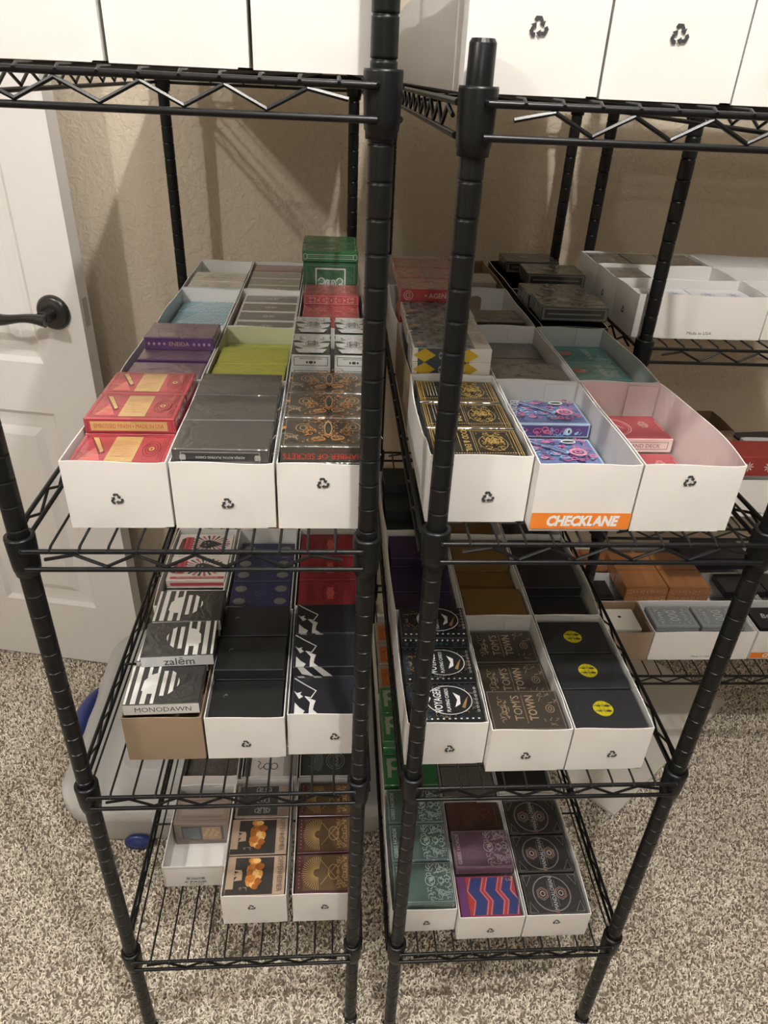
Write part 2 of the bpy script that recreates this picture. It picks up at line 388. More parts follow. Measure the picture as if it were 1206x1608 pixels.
# ---------------------------------------------------------------- trays (open cardboard boxes)
_tm = {}
def tray_mesh(W=.0965, L=.206, H=.072, out=WHITE, inn=WHITE_IN, bl=0., br=0., mark=(.5, .36, 6.2), extra='', seed=0, torn=False, side_mark=False):
    key = (W, L, H, out.name, inn.name, bl, br, mark, extra, seed, torn, side_mark)
    if key in _tm: return _tm[key]
    R = random.Random(seed + 11); b = MB(); T = .0011; NY = 18; hw = W / 2
    j = [R.uniform(-1, 1) for _ in range(8)]
    # floor
    b.box((-hw, 0, 0), (hw, L, T), out)
    def sidewall(sg, bow):
        vs = []; fs = []; rows = 4
        for k in range(NY + 1):
            s_ = k / NY; y = L * s_
            dip = .0009 * math.sin(7 * s_ + j[0]) + (R.uniform(-.0016, .0016) if torn and 0 < k < NY else 0)
            hh = H - (.0022 * math.sin(PI * s_) if bow else 0) + dip * (0 < k < NY)
            for q in range(rows + 1):
                zz = hh * q / rows; off = bow * math.sin(PI * s_) * (zz / H) ** 1.6
                xo = hw + off
                vs.append((sg * xo, y, zz)); vs.append((sg * (xo - T), y, max(zz, T)))
        st = 2 * (rows + 1)
        for k in range(NY):
            for q in range(rows):
                a = k * st + 2 * q
                fs.append((a, a + st, a + st + 2, a + 2))
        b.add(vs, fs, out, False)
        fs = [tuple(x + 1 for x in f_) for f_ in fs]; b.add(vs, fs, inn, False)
        fs = []
        for k in range(NY):
            a = k * st + 2 * rows; fs.append((a, a + 1, a + 1 + st, a + st))
        b.add(vs, fs, EDGE if out is not KRAFT else KRAFT)
    sidewall(-1, bl); sidewall(1, br)
    def endwall(y, sg, lean=0):
        # curved-out panel, top edge gently bowed
        vs = []; fs = []; N = 12; rows = 5
        for k in range(N + 1):
            s_ = k / N; x = -hw + W * s_
            for q in range(rows + 1):
                zz = (H + (.0010 * math.sin(5 * s_ + j[1]) if 0 < k < N else 0)) * q / rows
                off = .0012 * math.sin(PI * s_) * math.sin(PI * min(1, zz / H) * .8) + lean * zz / H
                vs.append((x, y - sg * -1 * off if sg < 0 else y + off, zz)); vs.append((x, (y + off * -1 + T) if sg < 0 else (y + off - T), zz))
        st = 2 * (rows + 1)
        for k in range(N):
            for q in range(rows): a = k * st + 2 * q; fs.append((a, a + st, a + st + 2, a + 2))
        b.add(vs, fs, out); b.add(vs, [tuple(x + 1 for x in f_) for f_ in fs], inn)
        b.add(vs, [(k * st + 2 * rows, k * st + 2 * rows + 1, (k + 1) * st + 2 * rows + 1, (k + 1) * st + 2 * rows) for k in range(N)], EDGE if out is not KRAFT else KRAFT)
    def fy(y, off): return y - off
    # front wall bulges towards -y, back wall towards +y
    def wall2(yb, sg):
        vs = []; fs = []; N = 12; rows = 5
        for k in range(N + 1):
            s_ = k / N; x = -hw + W * s_
            for q in range(rows + 1):
                zz = (H + (.0010 * math.sin(5 * s_ + j[1]) if 0 < k < N else 0)) * q / rows
                off = .0012 * math.sin(PI * s_) * math.sin(PI * min(1, zz / H) * .8)
                vs.append((x, yb + sg * off, zz)); vs.append((x, yb + sg * off - sg * T, zz))
        st = 2 * (rows + 1)
        for k in range(N):
            for q in range(rows): a = k * st + 2 * q; fs.append((a, a + st, a + st + 2, a + 2))
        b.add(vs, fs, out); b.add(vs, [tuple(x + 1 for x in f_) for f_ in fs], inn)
        b.add(vs, [(k * st + 2 * rows, k * st + 2 * rows + 1, (k + 1) * st + 2 * rows + 1, (k + 1) * st + 2 * rows) for k in range(N)], EDGE if out is not KRAFT else KRAFT)
    wall2(0, -1); wall2(L, 1)
    # inner flap seam on the back panel
    b.box((.010, L - T - .0010, H * .25), (hw - .002, L - T, H - .003), inn)
    F = Face(b, (-hw, -.0014, 0), (1, 0, 0), (0, 0, 1)); Wm, Hm = W * 1000, H * 1000
    grey = M((.045, .045, .05), 'card')
    if mark: F.recycle(Wm * mark[0], Hm * mark[1], mark[2], grey)
    if extra == 'checklane':
        F.rect(0, 3.5, Wm, 21, ORANGE); F.text('CHECKLANE', Wm * .52, 12.3, 12.2, WHITE_INK, sx=.9, wmax=70, bold=.05, shear=.16)
    if extra == 'madeinusa': F.text('Made in USA', Wm * .55, 9, 3.2, grey, sx=1.1)
    if extra == 'sixpack':
        F.frame(2, 2, Wm - 2, Hm - 2, .5, grey); F.poly([(36, 20), (50, 19), (64, 20), (64, 26), (50, 25), (36, 26)], M((.25, .27, .29), 'card'))
        F.text('BICYCLE', 50, 22.7, 4.6, WHITE_INK, sx=.8); F.text('6 PACK', 50, 13.8, 4.6, INK, sx=1.7)
        F.text('STANDARD PLAYING CARDS', 50, 9, 1.3, grey); F.text('AIR CUSHION FINISH', 50, 6.4, 1.3, grey, sx=1.3)
    if side_mark:
        G = Face(b, (-hw, L, 0), (0, -1, 0), (0, 0, 1)); G.recycle(L * 500, Hm * .4, 4.6, grey)
    o = b.build('card_tray'); me = o.data; bpy.data.objects.remove(o)
    _tm[key] = me; return me
_n = {}
def inst(me, name, loc, rz, label, cat, group):
    o = bpy.data.objects.new(name, me); C.objects.link(o); o.location = loc; o.rotation_euler = (0, 0, rz)
    return tag(o, label, cat, group)
def tray(x, y, z, label, rz=0, group='cardboard trays on the racks', name='cardboard_tray', **k):
    """x,y = front left corner"""
    W = k.get('W', .0965); me = tray_mesh(**k)
    return inst(me, name, (x + W / 2, y, z), rz, label, 'cardboard tray', group)

# ---------------------------------------------------------------- card deck designs
D = {}
def deck(key, desc, body, w=89, d=63, t=16.5, kind='wrap', art=None, side=None):
    D[key] = dict(desc=desc, body=body, w=w, d=d, t=t, kind=kind, art=art, side=side, me=None)
def deck_mesh(key):
    q = D[key]
    if q['me']: return q['me']
    b = MB(); w_, d_, t_ = q['w'] / 1000, q['d'] / 1000, q['t'] / 1000
    b.box((-w_ / 2, -d_ / 2, 0), (w_ / 2, d_ / 2, t_), M(q['body'], q['kind']), .0008)
    if q['art']:
        top = Face(b, (0, 0, t_), (1, 0, 0), (0, 1, 0)); fr = Face(b, (0, -d_ / 2, t_ / 2), (1, 0, 0), (0, 0, 1))
        q['art'](top, fr, q['w'] / 2, q['d'] / 2, q['t'] / 2, q['kind'])
    o = b.build('card_deck'); q['me'] = o.data; bpy.data.objects.remove(o); return q['me']

def a_red(T, F, X, Y, Z, K):
    g = M((.55, .36, .14), K); dk = M((.16, .006, .012), K); lt = M((.62, .12, .12), K)
    T.frame(-X + 4, -Y + 4, X - 4, Y - 4, .7, dk); T.poly([(-12, -Y + 5), (14, -Y + 5), (14, Y - 5), (-12, Y - 5)], g)
    T.poly([(-36, -24), (-16, -24), (-26, 4)], lt); T.poly([(-36, 24), (-28, 24), (-15, -8), (-20, -12)], dk); T.poly([(-34, 24), (-29, 24), (-17, -5), (-19, -9)], g)
    for q in (4, 7, 10): T.ring(27, 0, q * .8, q * 1.6, .7, dk)
    T.ring(27, 0, 2, 3, 1.4, g)
    for q in (36, 38): T.line([(q, -22), (q, 22)], .5, dk)
    for k in range(7): T.line([(-9, -16 + k * 5), (11, -16 + k * 5)], .5, lt)
    for k in range(5): T.line([(-38, -20 + k * 3), (-26 + k, -20 + k * 3)], .4, g)
    F.frame(-X + 3, -Z + 1.5, X - 3, Z - 1.5, .4, dk); F.rect(-X + 6, -5, X - 8, 5, g); F.text('EMBOSSED FINISH • MADE IN USA', -1, 0, 4.6, M((.42, .07, .02), K), wmax=68)
deck('red', 'crimson wrapped card deck with gold centre panel', (.40, .04, .055), art=a_red)
def a_gray(T, F, X, Y, Z, K):
    l = M((.45, .45, .45), K)
    F.frame(-X + 8, -Z + 3, X - 8, Z - 3, .5, l); F.rect(-X + 10, -3.5, X - 10, 3.5, M((.02, .02, .022), K)); F.text('ADRIJA ROYAL PLAYING CARDS', 0, 0, 3, l, rot=180, wmax=56)
    for s_ in (-1, 1): F.curls(3, 5, s_ * (X - 10), 0, 2.5, 4, .6, l, rr=(1, 3))
deck('charcoal', 'charcoal shrink-wrapped card deck', (.062, .057, .053), art=a_gray)
def a_chamber(T, F, X, Y, Z, K):
    o = M((.42, .19, .06), K); g = M((.33, .26, .15), K); dk = M((.03, .025, .02), K)
    T.frame(-X + 3, -Y + 3, X - 3, Y - 3, .5, g)
    T.curls(5, 16, 0, 0, 24, 26, .8, o, rr=(2, 6)); T.curls(9, 9, 0, 0, 14, 26, 1.0, o, rr=(2, 5))
    T.ring(0, 0, 3.5, 14, .9, g); T.disc(0, 0, 3, 13, dk)
    for s_ in (-1, 1):
        for v in (-1, 1): T.ring(s_ * 9, v * 24, 6, 4, 1.2, o)
        T.ring(s_ * 24, 0, 7, 9, .8, o); T.ring(s_ * 24, 0, 3, 5, .8, g)
        T.ring(s_ * 40, -26, 11, 13, .7, g, a0=0, a1=PI) ; T.disc(s_ * 42, 0, 2, 3, o)
        T.curls(2, 7, s_ * 34, -22, 6, 5, .5, g, rr=(1, 3))
    F.text('CHAMBER OF SECRETS', -2, -2, 5.6, M((.62, .03, .02), K), rot=180, wmax=80); F.text('PLAYING CARDS', 4, 4.6, 2.6, M((.20, .04, .04), K), rot=180)
deck('chamber', 'dark card deck with orange gold filigree', (.05, .045, .035), art=a_chamber)
def a_eneida(T, F, X, Y, Z, K):
    c = M((.40, .28, .42), K); T.rect(-X + 1.5, -Y + 1.5, X - 1.5, Y - 1.5, M((.15, .09, .13), K))
    F.text('ENEIDA', 0, 0, 5.5, M((.42, .25, .25), K))
    for s_ in (-1, 1):
        for k in range(4):
            x = s_ * (19 + k * 6.5); F.poly([(x - 2, 0), (x, -2.4), (x + 2, 0), (x, 2.4)], c)
deck('eneida', 'purple shrink-wrapped card deck', (.085, .03, .13), art=a_eneida)
def a_lime(T, F, X, Y, Z, K): T.frame(-X + 2, -Y + 2, X - 2, Y - 2, .5, M((.40, .44, .08), K))
deck('lime', 'lime green shrink-wrapped card deck', (.44, .47, .045), art=a_lime)
def a_sprout(T, F, X, Y, Z, K):
    w = M((.66, .66, .64), K); g = M((.035, .05, .035), K)
    T.poly([(-X + 1, 6), (X - 1, 6), (X - 3, -6), (9, -16), (-9, -16), (-X + 3, -6)], w); T.rect(-X + 1, 18, X - 1, Y - 1, w); T.poly([(-X + 2, 18), (-8, 6), (8, 6), (X - 2, 18)], w)
    T.rect(-X, 14, X, 21, w)
    T.ring(0, 4, 8, 6, .7, g); T.curls(4, 8, 0, 4, 7, 7, .7, g, rr=(1, 3)); T.text('SPROUT', 0, -10, 4.4, g, wmax=30); T.curls(6, 10, 0, 10, 19, 14, .6, g, sym='x', rr=(1, 3)); T.poly([(-14, -Y), (14, -Y), (19, -Y + 14), (-19, -Y + 14)], w)
    F.rect(-X, -Z, X, Z, w); F.frame(-X + 3, -Z + 3, X - 3, Z - 2.5, .7, g); F.disc(0, -1, 2.4, 1.8, g); F.text('SPROUT PLAYING CARDS', 0, 3.4, 1.7, g, wmax=34)
    for s_ in (-1, 1): F.disc(s_ * 4.5, -1, 1.2, 1.4, g)
deck('sprout', 'small white and dark green ornate card deck', (.05, .065, .05), w=46, d=74, art=a_sprout)
def a_blue(T, F, X, Y, Z, K):
    l = M((.62, .78, .82), K)
    for k in range(-14, 15):
        x = k * 6.2
        pts = [(x - 16, -Y + 1), (x - 13.4, -Y + 1), (x + 16, Y - 1), (x + 13.4, Y - 1)]
        pts = [(min(max(p[0], -X + 1), X - 1), p[1]) for p in pts]
        if pts[1][0] > -X + 1 and pts[0][0] < X - 2: T.poly(pts, l)
deck('skyblue', 'pale blue diagonally striped card deck', (.22, .45, .56), art=a_blue)
def a_slate(T, F, X, Y, Z, K):
    T.rect(-X + 4, -Y + 2, X - 2, Y - 6, M((.16, .16, .15), K)); w = M((.6, .6, .58), K)
    for s_ in (-1, 1): T.ring(s_ * 5 + 3, -2, 3.4, 3.4, 1.2, w); T.ring(s_ * 3 + 3, -2, 2, 4, .8, w)
deck('slate', 'white edged grey card box with a small pale crest', (.62, .60, .55), w=88, d=46, art=a_slate)
def a_redlace(T, F, X, Y, Z, K):
    l = M((.62, .36, .34), K); T.curls(8, 18, 0, 0, X - 6, Y - 6, .7, l, rr=(2, 5)); T.frame(-X + 2, -Y + 2, X - 2, Y - 2, .7, l)
    F.frame(-X + 2, -Z + 2, X - 2, Z - 2, .6, l); F.curls(2, 16, 0, 0, X - 8, 4, .7, l, rr=(1, 3))
deck('redlace', 'red lace patterned shrink-wrapped card deck', (.42, .05, .055), w=88, art=a_redlace)
def a_cream(T, F, X, Y, Z, K):
    g = M((.36, .35, .30), K); T.poly([(-30, -14), (-4, -14), (-14, 14)], M((.45, .43, .37), K))
    for k in range(5): T.line([(4 + k, -12 + k * 6), (34 - (k % 2) * 8, -12 + k * 6)], 1.2, g)
    for k in range(3): T.line([(-40, -10 + k * 8), (-34, -10 + k * 8)], .8, g)
deck('cream', 'cream card deck printed with grey lines of text', (.60, .58, .50), art=a_cream)
def a_ash(T, F, X, Y, Z, K): T.rect(-X + 1, -Y + 1, X - 1, Y - 5, M((.25, .25, .22), K)); T.disc(10, 0, 2, 3, M((.5, .5, .45), K))
deck('ash', 'ash grey card box with a cream edge', (.58, .55, .42), w=88, d=46, art=a_ash)
deck('mocha', 'brown card box lying behind the grey ones', (.24, .14, .10), w=88, d=46)
def a_green(T, F, X, Y, Z, K):
    l = M((.22, .38, .24), K); w = M((.50, .56, .50), K)
    T.frame(-X + 3, -Y + 3, X - 3, Y - 3, 1.0, l); T.ring(0, -8, 8, 8, 1.0, w); T.text('SB', 0, -8, 8, w)
    F.frame(-X + 8, -3.4, X - 8, 3.4, .8, w)
    for s_ in (-1, 1): F.ring(s_ * (X - 5), 0, 3.2, 4.2, .9, w)
    F.line([(-X + 10, 0), (X - 10, 0)], .7, l)
deck('green', 'glossy green card deck with scrollwork on its end', (.02, .16, .055), w=92, d=63, art=a_green)
def a_greenbox(T, F, X, Y, Z, K):
    w = M((.62, .62, .60), K); F.frame(-X + 5, -Z - 1, X - 5, Z - 3, 1.2, M((.06, .26, .12), K))
    F.frame(-25, -Z, 25, Z - 8, 2.2, w); F.rect(-22, -Z, 22, Z - 26, M((.10, .26, .14), K))
    for s_ in (-1, 1):
        F.ring(s_ * 15, 4, 5, 5, 1.6, w, a0=-PI / 2, a1=PI); F.ring(s_ * 17, -12, 6, 12, 1.6, w); F.ring(s_ * 5, -6, 4, 12, 1.8, w); F.line([(s_ * 2, 6), (s_ * 9, -Z)], 1.6, w)
    F.text('M', 0, -5, 16, w, sx=.8)
deck('greenbox', 'dark green upright card case with an ornate silver front', (.015, .11, .04), w=90, d=40, t=66, art=a_greenbox)
# middle rack
def a_good(T, F, X, Y, Z, K):
    g = M((.72, .52, .16), 'foil', .4); o = M((.60, .36, .12), K)
    T.frame(-X + 2, -Y + 2, X - 2, Y - 2, .8, g); T.frame(-X + 4, -Y + 3.6, X - 4, Y - 3.6, .6, o)
    T.line([(X - 7, -Y + 4), (X - 7, Y - 4)], .7, g); T.line([(-X + 7, -Y + 4), (-X + 7, Y - 4)], .7, g); T.frame(0, -Y + 7, X - 10, Y - 7, .35, g)
    T.ring(17, 0, 14, 17, .6, g); T.curls(11, 20, 17, 0, 15, 18, .7, g, rr=(1.5, 4)); T.ring(17, 0, 7, 8, .9, g)
    for k in range(4): T.line([(-34 + k * 3.2, -Y + 9), (-34 + k * 3.2, Y - 11)], .6, M((.45, .40, .30), K))
    T.text('GOOD & EVIL', -10, 0, 6.4, g, rot=-90, wmax=52); T.line([(-17, -Y + 6), (-17, Y - 6)], .5, g); T.line([(-3.5, -Y + 6), (-3.5, Y - 6)], .5, g)
    F.rect(-X + 2, -Z, X - 2, -Z + 1, g)
    for k in range(34): F.rect(-X + 4 + k * 2.4, Z - 5, -X + 5.3 + k * 2.4, Z - 2, g)
    for k in range(34): T.rect(-X + 4 + k * 2.4, -Y + .3, -X + 5.3 + k * 2.4, -Y + 1.9, g)
deck('good', 'black and gold foil card deck with framed filigree', (.010, .011, .012), art=a_good)
def a_monster(T, F, X, Y, Z, K):
    pal = [M((.70, .16, .30), K), M((.18, .42, .68), K), M((.10, .06, .20), K), M((.45, .10, .30), K), M((.35, .60, .75), K), M((.75, .32, .42), K)]
    R = random.Random(5)
    T.rect(-X + 2, -Y + 3, X - 3, Y - 3, M((.15, .20, .40), K))
    for k in range(120):
        x, y = R.uniform(-X + 12, X - 8), R.uniform(-Y + 8, Y - 8); c = R.choice(pal)
        T.ring(x, y, R.uniform(1.5, 5), R.uniform(1.5, 4), R.uniform(.8, 2.2), c, n=8, a0=R.uniform(0, 6), a1=R.uniform(2, 9))
    T.poly([(-28, 16), (-25, 19), (12, -10), (8, -13)], pal[4]); T.poly([(-26, 16), (-24, 18), (8, -8), (7, -11)], pal[2])
    T.ring(20, -10, 8, 7, 3, pal[5]); T.ring(20, -10, 3, 3, 2, pal[0]); T.disc(16, 14, 8, 4.5, M((.7, .8, .75), K)); T.disc(16, 14, 6.5, 2.4, INK)
    T.text('MONSTER', -35, 0, 8, M((.75, .72, .66), K), rot=78, wmax=44)
    F.rect(-X + 3, -Z + 2, X - 2, Z - 2, pal[2])
    for k in range(34):
        x = R.uniform(-X + 8, X - 8); F.ring(x, R.uniform(-3, 3), R.uniform(1.5, 5), R.uniform(1.5, 4), R.uniform(.8, 2), pal[0 if abs(x + 12) < 14 else R.choice([1, 1, 3, 4])], n=9, a0=R.uniform(0, 6), a1=R.uniform(2, 9))
    F.disc(20, 0, 4.5, 4.5, pal[4]); F.disc(20.5, .5, 3, 3, M((.75, .78, .7), K)); F.disc(21, 0, 1.2, 2, INK)
deck('monster', 'blue and pink swirling illustrated card deck', (.38, .52, .70), kind='case', art=a_monster)
def a_rubber(T, F, X, Y, Z, K):
    p = M((.75, .50, .48), K); rd = M((.40, .065, .08), K); w = M((.72, .62, .58), K)
    T.rect(-X + 1.2, -Y + 1.2, X - 1.2, Y - 1.2, rd); T.ring(-16, 0, 22, 22, 1.0, p); T.ring(-16, 0, 19.5, 19.5, .5, p)
    T.text('RUBBER BAND', -12, 6, 3, p, rot=-50); T.text('DECK', -16, -3, 4, p, rot=-50)
    T.curls(8, 9, 22, 4, 8, 7, .5, M((.7, .52, .42), K), rr=(1, 4)); T.line([(X - 5, -14), (X - 5, 14)], .5, p)
    for s_ in (-1, 1):
        for k in range(5): T.ring(-16 + 15 * math.cos(2 + k * .5), 15 * math.sin(2 + k * .5), 1.2, 1.8, .5, p)
    F.rect(-X + .6, -Z + .8, X - .6, Z - .8, w); F.frame(-X + 5, -4.6, X - 5, 4.6, .7, M((.22, .12, .12), K)); F.text('RUBBER BAND DECK', 0, 0, 4.8, M((.30, .18, .18), K), wmax=70)
deck('rubber', 'red card deck with pale border and lettered end', (.72, .48, .46), kind='case', art=a_rubber)
def a_diamond(T, F, X, Y, Z, K):
    g = M((.70, .48, .05), 'foil', .25); b1 = M((.10, .14, .17), K); b2 = M((.19, .21, .21), K); b3 = M((.02, .035, .06), K)
    T.rect(-X + 2, -Y + 1, X - 20, Y - 1, b2)
    for i in range(8):
        for j in range(7):
            x = -X + 6 + i * 8.4; y = -Y + 4 + j * 9
            T.poly([(x - 4.2, y), (x, y - 4.5), (x + 4.2, y), (x, y + 4.5)], (b1, b2, b3)[(i * 2 + j) % 3])
    T.poly([(-X + 2, -Y + 12), (-X + 9, -Y + 18), (-X + 16, -Y + 12), (-X + 9, -Y + 6)], M((.35, .22, .08), K))
    T.text('CUOCO', X - 11, 0, 5, M((.3, .3, .28), K), rot=-90, sx=1.2)
    F.rect(-X + 6, -Z, X - 26, Z, b3)
    for x in (-X + 14, X - 28): F.poly([(x - 13, 0), (x, -Z), (x + 13, 0), (x, Z)], g)
    for k in range(4): F.curls(k, 3, -12 + k * 8, 0, 3, 4, .8, M((.35, .38, .42), K), rr=(1, 3))
deck('diamond', 'white card deck patterned with grey and gold diamonds', (.60, .58, .52), w=92, art=a_diamond)
def a_taupe(T, F, X, Y, Z, K):
    l = M((.11, .095, .075), K)
    for q in (6, 10, 15): T.ring(4, 0, q * 1.4, q, .8, l)
deck('taupe', 'grey brown shrink-wrapped card deck with faint rings', (.065, .055, .043), art=a_taupe)
def a_eureka(T, F, X, Y, Z, K):
    w = M((.35, .48, .45), K); rd = M((.50, .10, .09), K)
    T.text('EUREKA', 14, 0, 8, w, rot=-90, wmax=52)
    for k in range(6):
        a = k * PI / 3; T.disc(-16 + 5 * math.cos(a), 5 * math.sin(a), 3.8, 3.8, rd, 10)
    T.ring(-16, 0, 3, 3, .8, M((.2, .05, .05), K)); F.rect(-X + 2, -Z + 2, X - 2, Z - 2, M((.02, .22, .22), K))
deck('eureka', 'teal card deck with a red flower and pale lettering', (.03, .20, .19), w=86, art=a_eureka)
def a_agenda(T, F, X, Y, Z, K):
    w = M((.62, .50, .46), K); T.rect(-X + 1, -Y + 1, X - 1, Y - 1, M((.42, .20, .17), K)); T.curls(3, 14, 0, 0, X - 6, Y - 5, .8, w, rr=(2, 6))
    F.text('• AGENDA •', 12, 0, 7, w, wmax=48); F.ring(-X + 10, 0, 6, 6, .8, w); F.ring(-X + 10, 0, 3.4, 3.4, .9, w, a0=.6, a1=5.6); F.line([(-X + 10, 0), (-X + 13, 0)], .9, w)
deck('agenda', 'red shrink-wrapped card deck lettered on its end', (.42, .025, .035), w=90, art=a_agenda)
def a_magic(T, F, X, Y, Z, K):
    g = M((.12, .09, .05), K); T.rect(-X + 1, -Y + 1, X - 1, Y - 1, M((.06, .05, .035), K))
    for q in (8, 12, 18): T.ring(0, 0, q * 1.3, q, 1, g)
    F.text('DERIN MAGIC', 4, 0, 4.6, M((.09, .08, .07), K))
deck('magic', 'near black card deck with dim lettering on its end', (.006, .006, .008), art=a_magic)
def a_chain(T, F, X, Y, Z, K):
    g = M((.15, .15, .14), K); d_ = M((.02, .02, .02), K); F.rect(-X + 2, -Z + 2, X - 2, Z - 2, g); F.rect(-X + 5, -Z + 4, X - 5, Z - 4, d_); F.rect(-X + 10, -1.2, X - 10, 1.2, g); T.disc(-8, 0, 10, 9, M((.20, .19, .17), K)); T.curls(4, 10, -8, 0, 8, 8, .8, M((.35, .33, .3), K), rr=(1, 4))
deck('chain', 'large dark grey shrink-wrapped card deck with a framed end', (.040, .040, .038), w=96, d=72, t=20, art=a_chain)
def a_pink(T, F, X, Y, Z, K): F.disc(24, 0, 4, 3, M((.7, .25, .2), K))
deck('white', 'plain whitish card deck with a small pink mark', (.42, .40, .35), art=a_pink)
def a_voy(T, F, X, Y, Z, K):
    w = M((.75, .76, .74), K); g = M((.55, .33, .13), 'foil', .35); bl = M((.07, .16, .22), K)
    T.curls(12, 18, 0, 0, X - 3, Y - 3, .6, bl, rr=(2, 5)); T.curls(15, 14, 0, 0, X - 6, Y - 5, .6, g, rr=(2, 5)); T.disc(6, 0, 30, 23, M((.008, .010, .012), K)); T.ring(6, 0, 28, 23, 1.1, w)
    T.text('VOYAGER', -8, 0, 10, w, rot=90, wmax=40); T.text('PLAYING CARDS', 4, 0, 4.6, w, rot=90, wmax=38)
    T.poly([(12, -12), (16, 0), (12, 12), (20, 6), (19, -7)], w); T.poly([(20, -12), (26, 0), (30, 6), (24, -14)], g); T.poly([(-20, -5), (-16, 3), (-19, 8), (-23, 2)], w)
    for k in range(12): T.rect(-X + 4 + k * 7, -Y + .5, -X + 6.5 + k * 7, -Y + 2.5, w)
    for k in range(7): T.ring(X - 5, -18 + k * 6, 1.2, 1.8, .5, w)
    for k in range(12): F.rect(-X + 4 + k * 7, 3, -X + 6 + k * 7, 6, w)
    F.curls(3, 12, 0, -1, X - 5, 3, .5, bl, rr=(1, 3))
deck('voyager', 'black card deck with white lettering and blue ornament', (.012, .014, .016), kind='case', art=a_voy)
def a_tom(T, F, X, Y, Z, K):
    g = M((.48, .37, .23), 'foil', .45); R = random.Random(3)
    T.frame(-X + 1.5, -Y + 1.5, X - 1.5, Y - 1.5, .5, g)
    T.text("TOM'S", -10, 3, 11, g, rot=90, wmax=40); T.text('TOWN', 8, 3, 11, g, rot=90, wmax=40); T.line([(-1, -22), (-1, 24)], .5, g)
    T.curls(7, 12, -31, 0, 10, 26, .8, g, sym='y', rr=(2, 5)); T.ring(30, 0, 5, 6, .9, g); T.ring(30, 0, 2, 3, .9, g)
    for k in range(26):
        x, y = R.uniform(19, 40), R.uniform(-27, 27)
        if abs(y) > 7: T.line([(x, y), (x + R.uniform(-5, 5), y), (x + R.uniform(-2, 2), y + R.uniform(-6, 6))], .6, g)
deck('tom', 'dark bronze embossed card deck with tall lettering', (.040, .032, .024), kind='case', art=a_tom)
def a_yel(T, F, X, Y, Z, K):
    y = M((.78, .66, .02), 'foil', .4); k_ = M((.02, .02, .02), 'card')
    T.disc(-2, 0, 12.5, 11.5, y); T.ring(-2, 0, 11, 12.2, .5, y)
    for q in (-4, 4):
        T.line([(-13, q), (9, q)], .8, k_); T.rect(-9, q - .9, -5, q + .9, k_); T.rect(1, q - 1.5, 7, q + 1.1, k_); T.line([(-11, q + 2), (6, q + 2)], .4, k_)
    for q in (-6, -1, 4): T.line([(q, -9), (q, 9)], .35, k_)
deck('yellow', 'matt black card deck with a round yellow emblem', (.016, .017, .018), kind='card', art=a_yel)
deck('purple', 'dark purple card deck', (.030, .012, .060), kind='case')
def a_ochre(T, F, X, Y, Z, K): T.frame(-X + 3, -Y + 3, X - 3, Y - 3, .4, M((.16, .10, .03), K))
deck('ochre', 'plain ochre brown card deck', (.19, .115, .030), kind='card', art=a_ochre)
deck('black', 'plain black card deck', (.012, .012, .013), kind='case')
deck('pine', 'very dark green card deck', (.010, .022, .018), kind='case')
def a_ghost(bg):
    def f_(T, F, X, Y, Z, K):
        w = M(bg, 'foil', .3); T.frame(-X + 1.5, -Y + 1.5, X - 1.5, Y - 1.5, .5, w)
        T.text('GIBBS HORDE', -X + 8, 0, 6, w, rot=90, wmax=52); T.curls(21, 44, 8, 0, 34, 28, 1.0, w, sym='y', rr=(2, 6)); T.ring(10, 0, 7, 8, 1.2, w); T.disc(12, 2, 3, 3.5, w, 10); T.ring(26, 0, 4, 5, 1, w)
        F.frame(-X + 2, -Z + 2, X - 2, Z - 2, .6, w)
    return f_
deck('teal', 'teal green card deck covered in silver engraving', (.060, .105, .095), art=a_ghost((.55, .66, .62)))
deck('plum', 'plum purple card deck covered in silver engraving', (.13, .07, .115), art=a_ghost((.58, .50, .54)))
def a_copper(T, F, X, Y, Z, K):
    T.curls(30, 16, 0, 0, 30, 22, .9, M((.14, .055, .02), K), sym='', rr=(3, 8)); T.line([(X - 8, -16), (X - 8, 20)], 1, M((.15, .08, .05), K))
deck('copper', 'dark reddish brown card deck', (.050, .018, .012), kind='case', art=a_copper)
def a_geo(T, F, X, Y, Z, K):
    b_ = M((.02, .035, .14), K); rd = M((.34, .03, .03), K); s_ = M((.35, .36, .42), K); pu = M((.10, .03, .12), K)
    T.rect(-X + 14, -Y + 2, X - 2, Y - 2, rd); T.rect(-X + 2, -Y + 2, -X + 12, Y - 2, pu)
    for k, (x0, x1) in enumerate(((-24, -8), (2, 16), (26, 38))):
        T.poly([(x0, -Y + 3), (x1, -Y + 3), (x1 + 6, -8), (x1 - 4, 8), (x1 + 3, Y - 3), (x0 + 3, Y - 3), (x0 - 4, 8), (x0 + 6, -8)], b_)
        T.line([(x0 - 2, -Y + 3), (x0 + 4, -8), (x0 - 6, 8), (x0 + 1, Y - 3)], .8, s_); T.line([(x1 + 2, -Y + 3), (x1 + 8, -8), (x1 - 2, 8), (x1 + 5, Y - 3)], .8, s_)
    T.curls(2, 6, X - 10, Y - 8, 8, 5, 1, M((.6, .3, .1), 'foil'), sym='', rr=(2, 5))
deck('geo', 'red, blue and silver foil card deck with angular shapes', (.16, .02, .05), kind='case', art=a_geo)
